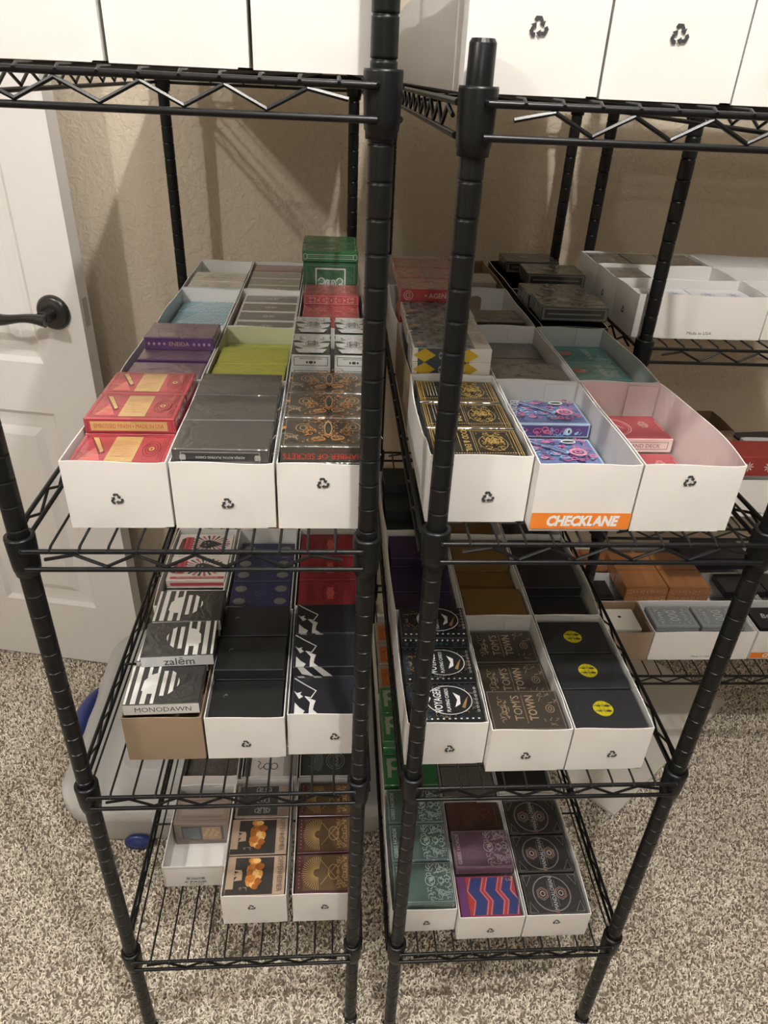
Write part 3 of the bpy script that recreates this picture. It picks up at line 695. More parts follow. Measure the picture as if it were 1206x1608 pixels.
def a_mando(T, F, X, Y, Z, K):
    g = M((.30, .28, .27), 'foil', .4); c = M((.45, .19, .12), 'foil', .4); w = M((.5, .5, .5), K)
    T.frame(-X + 1.5, -Y + 1.5, X - 1.5, Y - 1.5, .4, g); T.ring(-2, 0, 28, 27, 1.6, g, n=36)
    for s_ in (-1, 1):
        for R_, m_ in ((10, g), (7.6, c), (4, w)):
            T.line([(-2 + s_ * 14 + R_ * math.cos(PI / 6 + k * PI / 3) * .9, R_ * math.sin(PI / 6 + k * PI / 3)) for k in range(7)], 1.1, m_)
        for v in (-1, 1):
            T.line([(s_ * (X - 4), v * 28), (s_ * (X - 16), v * 28), (s_ * (X - 6), v * 12), (s_ * (X - 4), v * 28)], 1, g)
    T.text('MANDALORIAN', 0, 0, 6.4, w, rot=90, wmax=50); T.rect(-2, -Y + 1, 2, -Y + 3, M((.4, .08, .04), K)); T.line([(-5.5, -20), (-5.5, 20)], .6, g); T.line([(5.5, -20), (5.5, 20)], .6, g)
deck('mando', 'black card deck with copper hexagons and a silver circle', (.016, .015, .015), art=a_mando)
def a_p(T, F, X, Y, Z, K):
    w = M((.40, .44, .36), K); T.rect(-X + 6, -16, -X + 13, 24, w); T.disc(-X + 18, 12, 13, 13, w); T.disc(-X + 20, 12, 7, 7, M((.02, .22, .045), K))
    F.text('Good', -X + 26, 1, 4, M((.01, .06, .02), K), sx=1.2); T.line([(-X + 5, -Y + 4), (X - 5, -Y + 4)], .5, M((.01, .1, .03), K))
deck('letterp', 'bright green card deck with a large pale letter', (.02, .20, .045), w=92, art=a_p)
def a_or(T, F, X, Y, Z, K):
    T.rect(-X + 5, -Y + 6, X - 8, Y - 12, M((.55, .15, .03), K)); T.line([(-X + 10, 0), (-X + 16, 8), (-X + 20, 4)], 1.6, M((.1, .05, .03), K)); T.line([(-X + 17, 4), (-X + 17, -18)], .8, M((.7, .35, .15), K))
deck('tangerine', 'beige card deck with an orange panel', (.42, .34, .26), art=a_or)
def a_clear(T, F, X, Y, Z, K): T.frame(-X + 3, -Y + 3, X - 3, Y - 3, .6, M((.3, .3, .28), K)); T.line([(4, -Y), (4, Y)], .8, M((.08, .08, .07), K))
deck('clear', 'grey card deck in a clear case', (.16, .15, .135), kind='case', art=a_clear)
# left rack, lower shelves
def stripes(flip):
    def f_(T, F, X, Y, Z, K):
        w = M((.80, .80, .76), K); s = -1 if flip else 1
        def R(x0, x1, y0, y1): T.rect(*( (x0, y0, x1, y1) if s > 0 else (-x1, y0, -x0, y1)), w)
        def P(pts): T.poly([(s * p[0], p[1]) for p in (pts if s > 0 else pts[::-1])], w)
        R(-X + 1, -X + 4, -Y + 1, Y - 1)
        R(-X + 9, -X + 15, -Y + 1, Y - 1); R(-X + 20, -X + 26, -Y + 1, -8); R(-X + 22, -X + 26, 12, Y - 1)
        P([(-X + 18, -10), (-X + 25, -16), (-X + 36, -16), (-X + 36, 20), (-X + 26, 16), (-X + 19, 6)]); R(-X + 32, -X + 36, -Y + 1, -14); R(-X + 33, -X + 36, 18, Y - 1)
        P([(-X + 41, -20), (-X + 46, -20), (-X + 46, 22), (-X + 41, 22)]); P([(-X + 51, -18), (-X + 56, -13), (-X + 56, 18), (-X + 51, 22)])
        P([(-X + 60, -6), (-X + 62, -1), (-X + 62, 5), (-X + 60, 10)])
        F.rect(-X + .5, -Z + .5, X - .5, Z - .5, M((.66, .65, .62) if not flip else (.60, .61, .62), 'card', .3))
        F.text('zalēm' if flip else 'MONODAWN', 2, -.3, 12 if flip else 7.6, INK, wmax=48 if flip else 66, bold=.004)
    return f_
deck('mono', 'black and white barred card deck', (.022, .022, .022), w=90, d=66, t=17, art=stripes(False))
deck('zalem', 'black and white barred card deck with a silver lettered end', (.022, .022, .022), w=90, d=66, t=17, art=stripes(True))
def a_gloss(T, F, X, Y, Z, K): T.curls(3, 3, -28, 4, 3, 8, .5, M((.30, .30, .30), K), sym='', rr=(1, 3))
deck('gloss', 'glossy black shrink-wrapped card deck', (.010, .011, .011), kind='case', art=a_gloss)
def a_bolt(T, F, X, Y, Z, K):
    w = M((.70, .70, .68), K)
    T.line([(-X + 2, 30), (-X + 14, 20), (-X + 30, 8), (-X + 24, -4), (-X + 16, -2)], 1.8, w); T.poly([(-X + 16, -2), (-X + 24, -6), (-X + 30, -9), (-X + 28, -16), (-X + 27, -24), (-X + 34, -Y), (-X + 22, -Y), (-X + 22, -22), (-X + 23, -12)], w)
    T.poly([(-X + 2, 8), (-X + 6, 4), (-X + 12, 6), (-X + 10, 2), (-X + 14, -2), (-X + 9, -6)], w); T.poly([(-X + 4, -12), (-X + 10, -20), (-X + 17, -26), (-X + 14, -Y), (-X + 4, -Y)], w)
    F.poly([(-X + 26, Z), (-X + 36, Z), (-X + 52, -Z), (-X + 40, -Z)], w); F.poly([(-X + 6, Z), (-X + 14, Z), (-X + 28, -Z), (-X + 12, -4)], w); T.frame(-X + .5, -Y + .5, X - .5, Y - .5, .3, M((.15, .15, .18), K))
deck('bolt', 'midnight blue card deck with white jagged lightning', (.010, .011, .018), kind='case', art=a_bolt)
def a_freak(T, F, X, Y, Z, K):
    rd = M((.50, .06, .08), K); k_ = M((.03, .03, .03), K); dr = M((.12, .03, .04), K)
    for k in range(22):
        a = 2 * PI * k / 22; c_ = rd if k % 2 else k_
        T.poly([(8 + 7 * math.cos(a), 2 + 6 * math.sin(a)), (8 + 33 * math.cos(a - .06), 2 + 24 * math.sin(a - .06)), (8 + 33 * math.cos(a + .06), 2 + 24 * math.sin(a + .06))], c_)
    T.poly([(-8, -6), (-4, 8), (6, 12), (16, 8), (30, 0), (16, -8), (8, -12), (-2, -11)], k_)
    for q in ((0, 4), (6, 3), (2, -4)): T.disc(q[0], q[1], 1.1, 1.1, M((.6, .6, .6), K), 8)
    T.rect(-32, -16, -20, 20, rd); T.poly([(-40, -14), (-33, -16), (-33, 18), (-38, 14)], dr); T.text('FREAKSHOW', -26, 2, 5, dr, rot=90, wmax=34)
    T.rect(-X + 6, -Y + 2, X - 2, -Y + 7, rd); T.text('WELCOME TO THE FREAKSHOW', 2, -Y + 4.5, 3, M((.7, .6, .6), K), wmax=70)
    F.rect(-X + 6, -3, X - 2, 3, rd)
deck('freak', 'white card deck with red and black rays around a dark blot', (.68, .63, .58), kind='case', art=a_freak)
def a_navy(T, F, X, Y, Z, K):
    g = M((.22, .22, .19), 'foil', .5); R = random.Random(2)
    for s_ in (-1, 1):
        for y in (-16, 14): T.disc(s_ * 30, y, 9, 7.6, g)
    for k in range(40): T.disc(R.uniform(-40, 40), R.uniform(-28, 28), .6, .6, g, 6)
    T.line([(-X + 2, 30), (X - 2, 30)], .5, g); T.ring(0, 0, 8, 6, .4, g)
deck('navy', 'navy blue card deck with two columns of silver discs', (.020, .020, .075), kind='case', art=a_navy)
def a_crim(T, F, X, Y, Z, K):
    k_ = M((.13, .008, .012), K); b_ = M((.62, .10, .09), K); T.frame(-X + 3, -Y + 3, X - 3, Y - 3, .6, k_)
    T.ring(4, 0, 12, 25, 1, k_); T.rect(-2, -14, 10, 14, b_)
    for v in (-1, 1):
        for s_ in (-1, 1): T.ring(4 + s_ * 8, v * 9, 3, 4.5, 1.2, k_)
    for k in range(5): T.line([(-30 + k * 2.5, -20 + k), (-30 + k * 2.5, 22 - k * 2)], .7, k_)
deck('crimson', 'crimson foil card deck with a dark oval emblem', (.30, .022, .030), kind='case', art=a_crim)
def a_win(T, F, X, Y, Z, K):
    g = M((.30, .25, .22), K); T.frame(-X + 4, -Y + 6, X - 4, Y - 6, .8, M((.15, .12, .10), K)); T.rect(-X + 10, -12, X - 10, 12, g); T.text('AUTHENTICITY', 0, 0, 5, M((.12, .10, .09), K), wmax=56)
    for k in (-16, 16): T.line([(-X + 12, k), (X - 12, k)], 1.2, M((.14, .11, .09), K))
    F.rect(-X + 12, -Z + 10, X - 10, Z - 6, M((.06, .055, .05), K)); F.rect(0, -Z + 11, X - 14, Z - 8, M((.40, .24, .13), K)); F.rect(-X + 14, -Z + 12, -4, Z - 10, M((.12, .13, .13), K))
    for k in range(8): F.disc(4 + k * 3, -4 + (k % 3) * 7, 3, 4, M((.5, .36, .22), K), 8)
    F.poly([(-X + 1, -Z), (X - 1, -Z), (X - 12, -Z + 5), (0, -Z + 6), (-X + 10, -Z + 16), (-X + 1, -Z + 20)], M((.20, .155, .13), K)); F.frame(-X + 3, -Z + 3, X - 3, Z - 3, .6, M((.3, .25, .2), K))
deck('window', 'tall taupe card box with a clear window on its end', (.25, .19, .155), w=90, d=58, t=52, kind='case', art=a_win)
deck('window2', 'low taupe card box lying behind the windowed one', (.25, .19, .155), w=88, d=58, t=16.5, kind='case', art=lambda T, F, X, Y, Z, K: (T.frame(-X + 4, -Y + 6, X - 4, Y - 6, .8, M((.15, .12, .10), K)), T.rect(-X + 12, -4, X - 12, 4, M((.13, .11, .10), K))))
def a_opp(T, F, X, Y, Z, K):
    t_ = M((.45, .32, .22), K); o = M((.62, .26, .04), K); y = M((.80, .48, .14), K); k_ = M((.035, .030, .028), K); R = random.Random(8)
    T.rect(-X + 12, -Y + 7, X - 18, Y - 3, k_); T.rect(-X + 1, -Y + 1, X - 18, -Y + 10, k_)
    for k in range(44):
        x, yy = -2 + R.uniform(-9, 9), R.uniform(-20, 24); T.disc(x * (1.1 - abs(yy) / 60), yy, R.uniform(3.5, 7), R.uniform(3.5, 6.5), M(((.50, .18, .03), (.68, .30, .06), (.82, .50, .18), (.35, .11, .02))[k % 4], K), 10)
    for k in range(10): T.poly([(-40 + k * 1.5, -4 + R.uniform(-14, 14)), (-20, -2 + R.uniform(-8, 8)), (-22, 2 + R.uniform(-8, 8))], t_)
    T.text('OPPENHEIMER', X - 8, 0, 8, M((.16, .12, .10), K), rot=-90, wmax=56); T.curls(1, 5, -20, -Y + 7, 8, 4, .6, M((.4, .36, .32), K), sym='', rr=(1, 4))
    F.rect(-X + 1, -Z + 1, X - 1, Z - 1, M((.12, .09, .08), K))
deck('oppen', 'tan card deck showing an orange fireball on black', (.45, .33, .24), kind='case', art=a_opp)
def a_opp2(T, F, X, Y, Z, K):
    T.rect(-X + 4, -Y + 4, X - 20, Y - 3, M((.04, .04, .04), K)); T.curls(4, 16, 0, 0, 12, 24, 1.6, M((.30, .29, .28), K), rr=(2, 5)); T.line([(X - 14, -Y + 3), (X - 14, Y - 3)], 1, M((.35, .28, .22), K))
deck('oppengrey', 'tan card deck showing a grey cloud on black', (.30, .24, .20), kind='case', art=a_opp2)
def a_gold(T, F, X, Y, Z, K):
    g = M((.58, .40, .17), 'foil', .4); T.rect(-X + 12, -Y + 4, X - 1, Y - 3, M((.11, .065, .03), K))
    for k in range(24):
        a = PI * .45 + k * PI * 1.1 / 24; T.line([(-10 + 7 * math.cos(a), 7 * math.sin(a)), (-10 + 25 * math.cos(a), 27 * math.sin(a))], 1, g)
    T.curls(17, 18, 18, 0, 16, 25, 1, g, sym='y', rr=(2, 5)); T.ring(14, 0, 8, 12, 1.3, g); T.line([(-6, 20), (30, -26)], 1, g); T.line([(-6, -20), (30, 26)], 1, g)
    for k in range(9): T.disc(-X + 6, -24 + k * 6, .9, .9, g, 8)
deck('goldsun', 'maroon card deck with gold sunburst and portrait engraving', (.070, .022, .022), kind='case', art=a_gold)
def a_snake(T, F, X, Y, Z, K):
    k_ = M((.05, .05, .055), K)
    for s_ in (-1, 1): T.ring(s_ * 6, -10, 6, 6.5, 1.8, k_)
    T.line([(-12, -10), (-18, -16), (-22, -10), (-18, -2), (-23, 2)], 1.8, k_); T.rect(X - 22, -Y + 1, X - 1, Y - 1, M((.30, .29, .27), K)); T.rect(-X + 1, -Y + 1, -X + 10, Y - 1, M((.08, .06, .06), K))
deck('snake', 'white card deck with a looped black snake', (.55, .52, .50), kind='case', art=a_snake)
def a_dim(T, F, X, Y, Z, K): T.curls(5, 10, 0, 0, X - 5, Y - 5, .7, M((.12, .11, .10), K), rr=(3, 7))
deck('dim', 'dark brown shrink-wrapped card deck', (.045, .035, .032), art=a_dim)
def a_seal(T, F, X, Y, Z, K):
    g = M((.28, .32, .31), K); T.ring(14, 0, 16, 18, 1.2, g); T.ring(14, 0, 12, 14, .8, g); T.text('KOI', 14, 0, 10, g, rot=90); T.disc(-16, 0, 9, 22, M((.10, .14, .15), K)); T.curls(4, 7, -30, 0, 8, 22, .8, g, sym='y', rr=(2, 5))
deck('seal', 'dark slate card deck with a pale round seal', (.035, .045, .045), art=a_seal)
# right rack
def a_silver(T, F, X, Y, Z, K):
    w = M((.52, .54, .55), K); T.frame(-X + 5, -Y + 4, X - 5, Y - 4, .8, w); T.curls(6, 16, 0, 0, X - 8, Y - 7, 1, w, rr=(1, 4))
    for k in range(3): T.ring(0, -12 + k * 11, 9, 3.6, 2, w)
    F.line([(-X + 2, 0), (X - 2, 0)], .8, w)
deck('silver', 'grey silver patterned card deck in a clear case', (.20, .22, .23), kind='wrap', w=88, art=a_silver)
def a_brick(T, F, X, Y, Z, K): T.frame(-X + 1, -Y + 1, X - 1, Y - 1, .5, M((.25, .12, .06), K)); F.curls(2, 8, 0, 0, X - 6, 4, 1, M((.6, .42, .3), K), rr=(1, 3))
deck('orange', 'orange brown shrink-wrapped card deck', (.42, .17, .055), w=88, art=a_brick)
def a_snow(T, F, X, Y, Z, K):
    b_ = M((.30, .38, .55), K)
    for cx in (-20, 20):
        for k in range(4):
            a = k * PI / 4; T.line([(cx - 11 * math.cos(a), -11 * math.sin(a)), (cx + 11 * math.cos(a), 11 * math.sin(a))], 1.6, b_)
deck('snow', 'white card deck printed with blue starry lace', (.74, .75, .78), kind='case', art=a_snow)
deck('smoke', 'dull grey shrink-wrapped card deck', (.13, .12, .105), w=60, d=88)
def a_bone(T, F, X, Y, Z, K): T.text('BONE', 0, 0, 14, M((.45, .45, .45), K), rot=-12)
deck('bone', 'black card deck with chalky lettering', (.012, .013, .014), kind='card', art=a_bone)
def a_hole(T, F, X, Y, Z, K): T.disc(6, 6, 3.6, 3.2, M((.01, .01, .01), K))
deck('hole', 'cream card box with one black dot', (.62, .58, .50), w=78, d=62, kind='card', art=a_hole)
def a_flower(T, F, X, Y, Z, K):
    w = M((.70, .62, .60), K)
    for x in (-50, -18, 18, 50):
        for k in range(8):
            a = k * PI / 4; p = 10; F.poly([(x, 0), (x + p * math.cos(a - .2) * .6, p * math.sin(a - .2) * .6), (x + p * math.cos(a), p * math.sin(a)), (x + p * math.cos(a + .2) * .6, p * math.sin(a + .2) * .6)], w)
deck('flower', 'brick red card box with white poinsettia flowers', (.28, .03, .025), w=150, d=64, t=36, kind='case', art=a_flower)
deck('bluebox', 'dark blue box lying at the back', (.012, .014, .035), w=150, d=80, t=30, kind='case')

TK = .0167
def put(key, x, y, z, label, group, rz=0.0, rx=0.0):
    o = inst(deck_mesh(key), 'card_deck', (x, y, z), rz, label, 'card deck', group)
    if rx: o.rotation_euler = (rx, 0, rz)
    return o
SLOT = ['front', 'middle', 'rear']
def fill(x, y, z, key, slots, where, group=None, W=.0965, d=None, jit=1):
    """slots: list of (slot, level, n_visible). Decks lie flat in the tray whose front left corner is x,y"""
    q = D[key]; z = z + (.004 if key == 'chamber' else 0); dd = (d or q['d']) / 1000 + .0022; R = random.Random(hash_((x, y, key)))
    g = group or ('%ss %s' % (q['desc'].replace(' deck', ' deck'), where))
    for (s, n, k) in slots:
        for i in range(k):
            lv = n - i
            lab = '%s, %s%s' % (q['desc'], (SLOT[s] + ' one') if len(slots) > 1 else 'only one', (' ' + where) if where[:6] != 'in its' else '')
            if k > 1: lab += ', ' + ('topmost' if i == 0 else 'second layer' if i == 1 else 'third layer')
            put(key, x + W / 2 + R.uniform(-.0008, .0008) * jit, y + .0035 + q['d'] / 2000 + s * dd, z + .0012 + (lv - 1) * (q['t'] / 1000 + .0002), lab, g, rz=R.uniform(-.012, .012) * jit)
def hash_(t):
    h = 7
    for c_ in str(t): h = (h * 31 + ord(c_)) % 1000003
    return h
#EXTRA
# ---------------------------------------------------------------- left rack contents
AX = (.042, .141, .240); AR = (.020, .229, .4375, .636)
za = A2 + .0055
L2 = 'on the left rack second shelf'
tray(AX[0], AR[0], za, 'white tray of crimson decks with recycling mark, front left ' + L2, bl=.001, seed=1, mark=(.49, .46, 6.2))
tray(AX[1], AR[0], za, 'white tray of charcoal decks, front middle ' + L2, seed=2, mark=(.53, .40, 6.2))
tray(AX[2], AR[0], za, 'white tray of filigree decks, front right ' + L2, seed=3, mark=(.45, .72, 6.2))
tray(AX[0], AR[1], za, 'white tray of purple decks, behind the crimson decks ' + L2, bl=.006, seed=4)
LIMEB = M((.62, .63, .40), 'paper'); tray(AX[1], AR[1], za, 'pale tray of lime green decks ' + L2, seed=5, inn=LIMEB)
tray(AX[2], AR[1], za, 'white tray under the small ornate decks ' + L2, seed=6)
BLUEB = M((.52, .62, .66), 'paper'); tray(AX[0], AR[2], za, 'white tray of pale blue decks ' + L2, bl=.004, seed=7, inn=BLUEB)
tray(AX[1], AR[2], za, 'white tray of grey crested card boxes ' + L2, seed=8)
tray(AX[2], AR[2], za, 'white tray of red lace decks ' + L2, br=.004, seed=9)
tray(AX[0], AR[3], za, 'white tray of cream decks, back left corner ' + L2, bl=.002, seed=10)
tray(AX[1], AR[3], za, 'white tray of ash grey card boxes, back middle ' + L2, seed=11)
tray(AX[2], AR[3], za, 'white tray holding the green decks, back right ' + L2, br=.004, seed=12)
fill(AX[0], AR[0], za, 'red', [(0, 4, 1), (1, 5, 2), (2, 5, 2)], 'in its white tray')
fill(AX[1], AR[0], za, 'charcoal', [(0, 5, 2), (1, 5, 1), (2, 5, 1)], 'in its white tray')
fill(AX[2], AR[0], za, 'chamber', [(0, 5, 2), (1, 5, 1), (2, 5, 1)], 'in its white tray')
fill(AX[0], AR[1], za, 'eneida', [(0, 4, 1)], 'beside the crimson decks')
q = 'eneida'; put(q, AX[0] + .0482, .305 + .0325 , za + .0012 + 3 * TK, D[q]['desc'] + ' under the lettered one', 'purple decks', 0)
put(q, AX[0] + .051, .3375 + .0315 + .004, za + .0012 + 4 * TK, D[q]['desc'] + ' raised on the others, lettered on its end', 'purple decks', -.01)
fill(AX[1], AR[1], za, 'lime', [(0, 4, 1), (1, 4, 1), (2, 3, 1)], 'in its pale tray')
k_ = 0
for (sx, sy, lv) in ((.026, .240, 6), (.077, .240, 6), (.026, .318, 6), (.077, .318, 6), (.026, .240, 5), (.077, .240, 5), (.026, .318, 5), (.077, .318, 5)):
    put('sprout', AX[2] + sx, sy + .037, za + .0012 + (lv - 1) * TK, D['sprout']['desc'] + ', ' + ('left' if sx < .05 else 'right') + ' one of the ' + ('front' if sy < .3 else 'rear') + ' pair' + ('' if lv == 6 else ', lower layer'), 'small ornate decks')
fill(AX[0], AR[2], za, 'skyblue', [(0, 3, 1), (1, 3, 1), (2, 3, 1)], 'in its white tray')
for k in range(4): put('slate', AX[1] + .050, AR[2] + .026 + k * .048, za + .0012 + 3 * TK - .002, '%s, %s' % (D['slate']['desc'], ('nearest the lime decks', 'second from the front', 'third from the front', 'rearmost of four')[k]), 'grey crested card boxes')
fill(AX[2], AR[2], za, 'redlace', [(0, 4, 1), (1, 4, 1), (2, 5, 2)], 'in its white tray')
fill(AX[0], AR[3], za, 'cream', [(0, 4, 1), (1, 4, 1)], 'in the back left tray')
for k in range(3): put('ash', AX[1] + .048, AR[3] + .028 + k * .048, za + .0012 + 3 * TK, '%s, %s' % (D['ash']['desc'], ('front one', 'middle one', 'rear one')[k]), 'ash grey card boxes')
put('mocha', AX[1] + .048, AR[3] + .178, za + .0012 + 3 * TK, D['mocha']['desc'], 'ash grey card boxes')
put('greenbox', AX[2] + .047, AR[3] + .026, za + .0014 + .050, D['greenbox']['desc'], 'green decks')
put('green', AX[2] + .046, AR[3] + .040, za + .0014 + .1172, D['green']['desc'] + ', on the upright case', 'green decks', .02)
put('green', AX[2] + .046, AR[3] + .106, za + .0014 + .1172, D['green']['desc'] + ', behind it near the wall', 'green decks', -.02)

# third shelf
zb = A3 + .0055; L3 = 'on the left rack third shelf'
tray(.0415, .037, zb, 'brown cardboard tray, front left ' + L3, out=KRAFT, inn=KRAFT_IN, W=.0945, H=.074, mark=None, seed=21)
tray(.139, .037, zb, 'white tray of glossy black decks, front middle ' + L3, seed=22, mark=(.50, .38, 6.2))
tray(.2385, .041, zb, 'white tray of lightning decks, front right ' + L3, seed=23, mark=(.60, .46, 6.2), torn=True)
tray(.034, .250, zb, 'white tray of rayed decks ' + L3, seed=24, bl=.004)
tray(.136, .247, zb, 'white tray of navy decks ' + L3, seed=25)
tray(.2375, .250, zb, 'white tray of crimson foil decks ' + L3, seed=26)
tray(.137, .458, zb, 'white tray with an orange deck behind the navy decks ' + L3, seed=27)
tray(.2375, .460, zb, 'white tray behind the crimson foil decks ' + L3, seed=28)
put('mono', .0885, .0745, zb + .0755, D['mono']['desc'] + ', front one with capital lettering', 'barred decks', .03)
put('mono', .089, .147, zb + .0755, D['mono']['desc'] + ', hidden under the silver ended one', 'barred decks', .0)
put('zalem', .097, .138, zb + .0930, D['zalem']['desc'] + ', raised', 'barred decks', .05)
put('mono', .098, .205, zb + .0930, D['mono']['desc'] + ', rear one', 'barred decks', .02)
put('mono', .096, .213, zb + .0755, D['mono']['desc'] + ', rear one of the lower layer', 'barred decks', .0)
fill(.139, .037, zb, 'gloss', [(0, 4, 1), (1, 5, 2), (2, 5, 1)], 'in its white tray')
fill(.2385, .041, zb, 'bolt', [(0, 4, 1), (1, 5, 2), (2, 5, 1)], 'in its white tray')
fill(.034, .250, zb, 'freak', [(0, 3, 1), (1, 4, 1), (2, 4, 1)], 'in its white tray')
fill(.136, .247, zb, 'navy', [(0, 4, 1), (1, 4, 1), (2, 3, 1)], 'in its white tray')
fill(.2375, .250, zb, 'crimson', [(0, 4, 1), (1, 4, 1), (2, 4, 1)], 'in its white tray')
fill(.137, .458, zb, 'orange', [(0, 4, 1)], 'behind the navy decks')
fill(.2375, .460, zb, 'crimson', [(0, 4, 1), (1, 4, 1)], 'in the tray further back')
# bottom shelf
zc = A4 + .0055; L4 = 'on the left rack bottom shelf'
tray(.030, .098, zc, 'low white tray with lettered front ' + L4, seed=31, W=.0965, L=.150, H=.052, mark=None, extra='sixpack')
tray(.130, .036, zc, 'white tray of fireball decks ' + L4, seed=32, mark=(.46, .62, 6.2))
tray(.2355, .036, zc, 'white tray of gold sunburst decks ' + L4, seed=33, mark=(.50, .55, 6.2))
tray(.034, .250, zc, 'white tray of dark brown decks ' + L4, seed=34, mark=None)
tray(.137, .246, zc, 'white tray with the snake deck ' + L4, seed=35, mark=None)
tray(.2375, .246, zc, 'white tray with the round seal deck ' + L4, seed=36, mark=None)
put('window', .079, .170 + .030, zc + .0014, D['window']['desc'], 'taupe card boxes')
fill(.130, .036, zc, 'oppen', [(0, 4, 1), (1, 4, 1)], 'in its white tray')
put('oppengrey', .179, .036 + .0035 + .0315 + 2 * .0652, zc + .0012 + 3 * TK, D['oppengrey']['desc'], 'fireball decks')
fill(.2355, .036, zc, 'goldsun', [(0, 4, 1), (1, 4, 1), (2, 4, 1)], 'in its white tray')
for k in range(3): put('dim', .083, .286 + k * .0652, zc + .0012 + 2 * TK, '%s, %s in its tray' % (D['dim']['desc'], SLOT[k]), 'dark brown decks')
put('snake', .186, .2815, zc + .0012 + 3 * TK, D['snake']['desc'], 'white snake decks')
put('snake', .186, .3467, zc + .0012 + 3 * TK, D['snake']['desc'] + ', rear one', 'white snake decks')
fill(.2375, .246, zc, 'seal', [(0, 4, 1), (1, 4, 1)], 'in its white tray')

# top shelf trays of both racks
def top_row(xs, ys, z, rackname, mk):
    for j_, y in enumerate(ys):
        for i_, x in enumerate(xs):
            tray(x, y, z, 'plain white tray on the %s rack top shelf, %s of the %s row' % (rackname, ('left', 'middle', 'right')[i_], ('front', 'second', 'third', 'back')[j_]), seed=40 + i_ + 3 * j_, H=.085, mark=mk if j_ == 0 else None, group='white trays on the top shelves', bl=.001 if i_ else .002)
top_row((.036, .136, .2355), (.020, .228, .436, .636), A1 + .0055, 'left', (.5, 1.0 * .93, 6.2))
top_row((.382, .4805, .5785), (0.001, .208, .415, .612), B1 + .0055, 'middle', (.50, .47, 6.6))

# ---------------------------------------------------------------- middle rack contents
BXs = (.3815, .4795, .578); BR = (-.0135, .196, .405, .612)
z2 = B2 + .0055; M2 = 'on the middle rack second shelf'
tray(BXs[0], BR[0] + .0155, z2, 'white tray with torn edge holding the gold foil decks ' + M2, seed=51, torn=True, bl=.003, mark=(.60, .40, 6.2))
tray(BXs[1], BR[0], z2, 'white tray with orange lettered band, front middle ' + M2, seed=52, mark=None, extra='checklane')
PINK = M((.66, .56, .545), 'paper'); tray(BXs[2], BR[0], z2, 'half empty white tray of red decks, front right ' + M2, seed=53, inn=PINK, br=.012, mark=(.47, .78, 6.2))
tray(BXs[0], BR[1] + .0135, z2, 'brown cardboard tray under the diamond decks ' + M2, seed=54, out=KRAFT, inn=KRAFT_IN, mark=None, bl=.002)
tray(BXs[1], BR[1], z2, 'white tray of grey brown decks ' + M2, seed=55)
TEALI = M((.45, .53, .52), 'paper'); tray(BXs[2], BR[1], z2, 'white tray of teal decks ' + M2, seed=56, inn=TEALI, br=.006)
tray(BXs[0], BR[2], z2, 'white tray under the lettered red decks ' + M2, seed=57, bl=.002)
tray(BXs[1], BR[2], z2, 'white tray with the near black deck ' + M2, seed=58)
BLK = M((.012, .012, .013), 'paper'); tray(BXs[2] + .008, BR[2], z2, 'black cardboard tray under the large dark decks ' + M2, seed=59, out=BLK, inn=BLK, mark=None)
tray(BXs[0], BR[3], z2, 'white tray, back left ' + M2, seed=60)
tray(BXs[1], BR[3], z2, 'brown cardboard tray with a whitish deck, back middle ' + M2, seed=61, out=KRAFT, inn=KRAFT_IN, mark=None)
tray(BXs[2] + .008, BR[3], z2, 'black cardboard tray, back right ' + M2, seed=62, out=BLK, inn=BLK, mark=None)
fill(BXs[0], BR[0] + .0155, z2, 'good', [(0, 4, 1), (1, 4, 1), (2, 4, 1)], 'in the torn tray')
fill(BXs[1], BR[0], z2, 'monster', [(0, 1, 1), (1, 2, 1), (2, 3, 1)], 'in the orange banded tray')
fill(BXs[2], BR[0], z2, 'rubber', [(0, 1, 1), (1, 1, 1), (2, 2, 1)], 'in its tray')
fill(BXs[0], BR[1] + .0135, z2, 'diamond', [(0, 6, 3), (1, 6, 1), (2, 6, 1)], 'in its brown tray')
fill(BXs[1], BR[1], z2, 'taupe', [(0, 4, 1), (1, 3, 1), (2, 3, 1)], 'in its white tray')
for k in range(2): put('eureka', BXs[2] + .0475, .287 + k * .0655, z2 + .0012 + 2 * TK, D['eureka']['desc'] + (', front one', ', rear one')[k], 'teal decks', .01)
fill(BXs[0], BR[2], z2, 'agenda', [(0, 7, 3), (1, 7, 1), (2, 7, 1)], 'in its white tray')
put('magic', BXs[1] + .045, BR[2] + .06, z2 + .0012 + 3 * TK, D['magic']['desc'], 'near black decks', .03)
put('chain', .632, BR[2] + .040, z2 + .079, D['chain']['desc'] + ', front one with a grey figure', 'large dark decks', -.02)
put('chain', .632, BR[2] + .120, z2 + .074, D['chain']['desc'] + ', hidden behind the front one', 'large dark decks', 0)
put('chain', .658, .600 + .040, z2 + .079, D['chain']['desc'] + ', farther one against the wall', 'large dark decks', -.03)
put('chain', .650, .770, z2 + .070, D['chain']['desc'] + ', rearmost', 'large dark decks', 0)
put('white', BXs[1] + .043, BR[3] + .06, z2 + .0012 + 3.4 * TK, D['white']['desc'], 'whitish decks')
put('white', BXs[0] + .046, BR[3] + .06, z2 + .0012 + 5 * TK, 'white card deck on the back left tray of the middle rack', 'whitish decks')

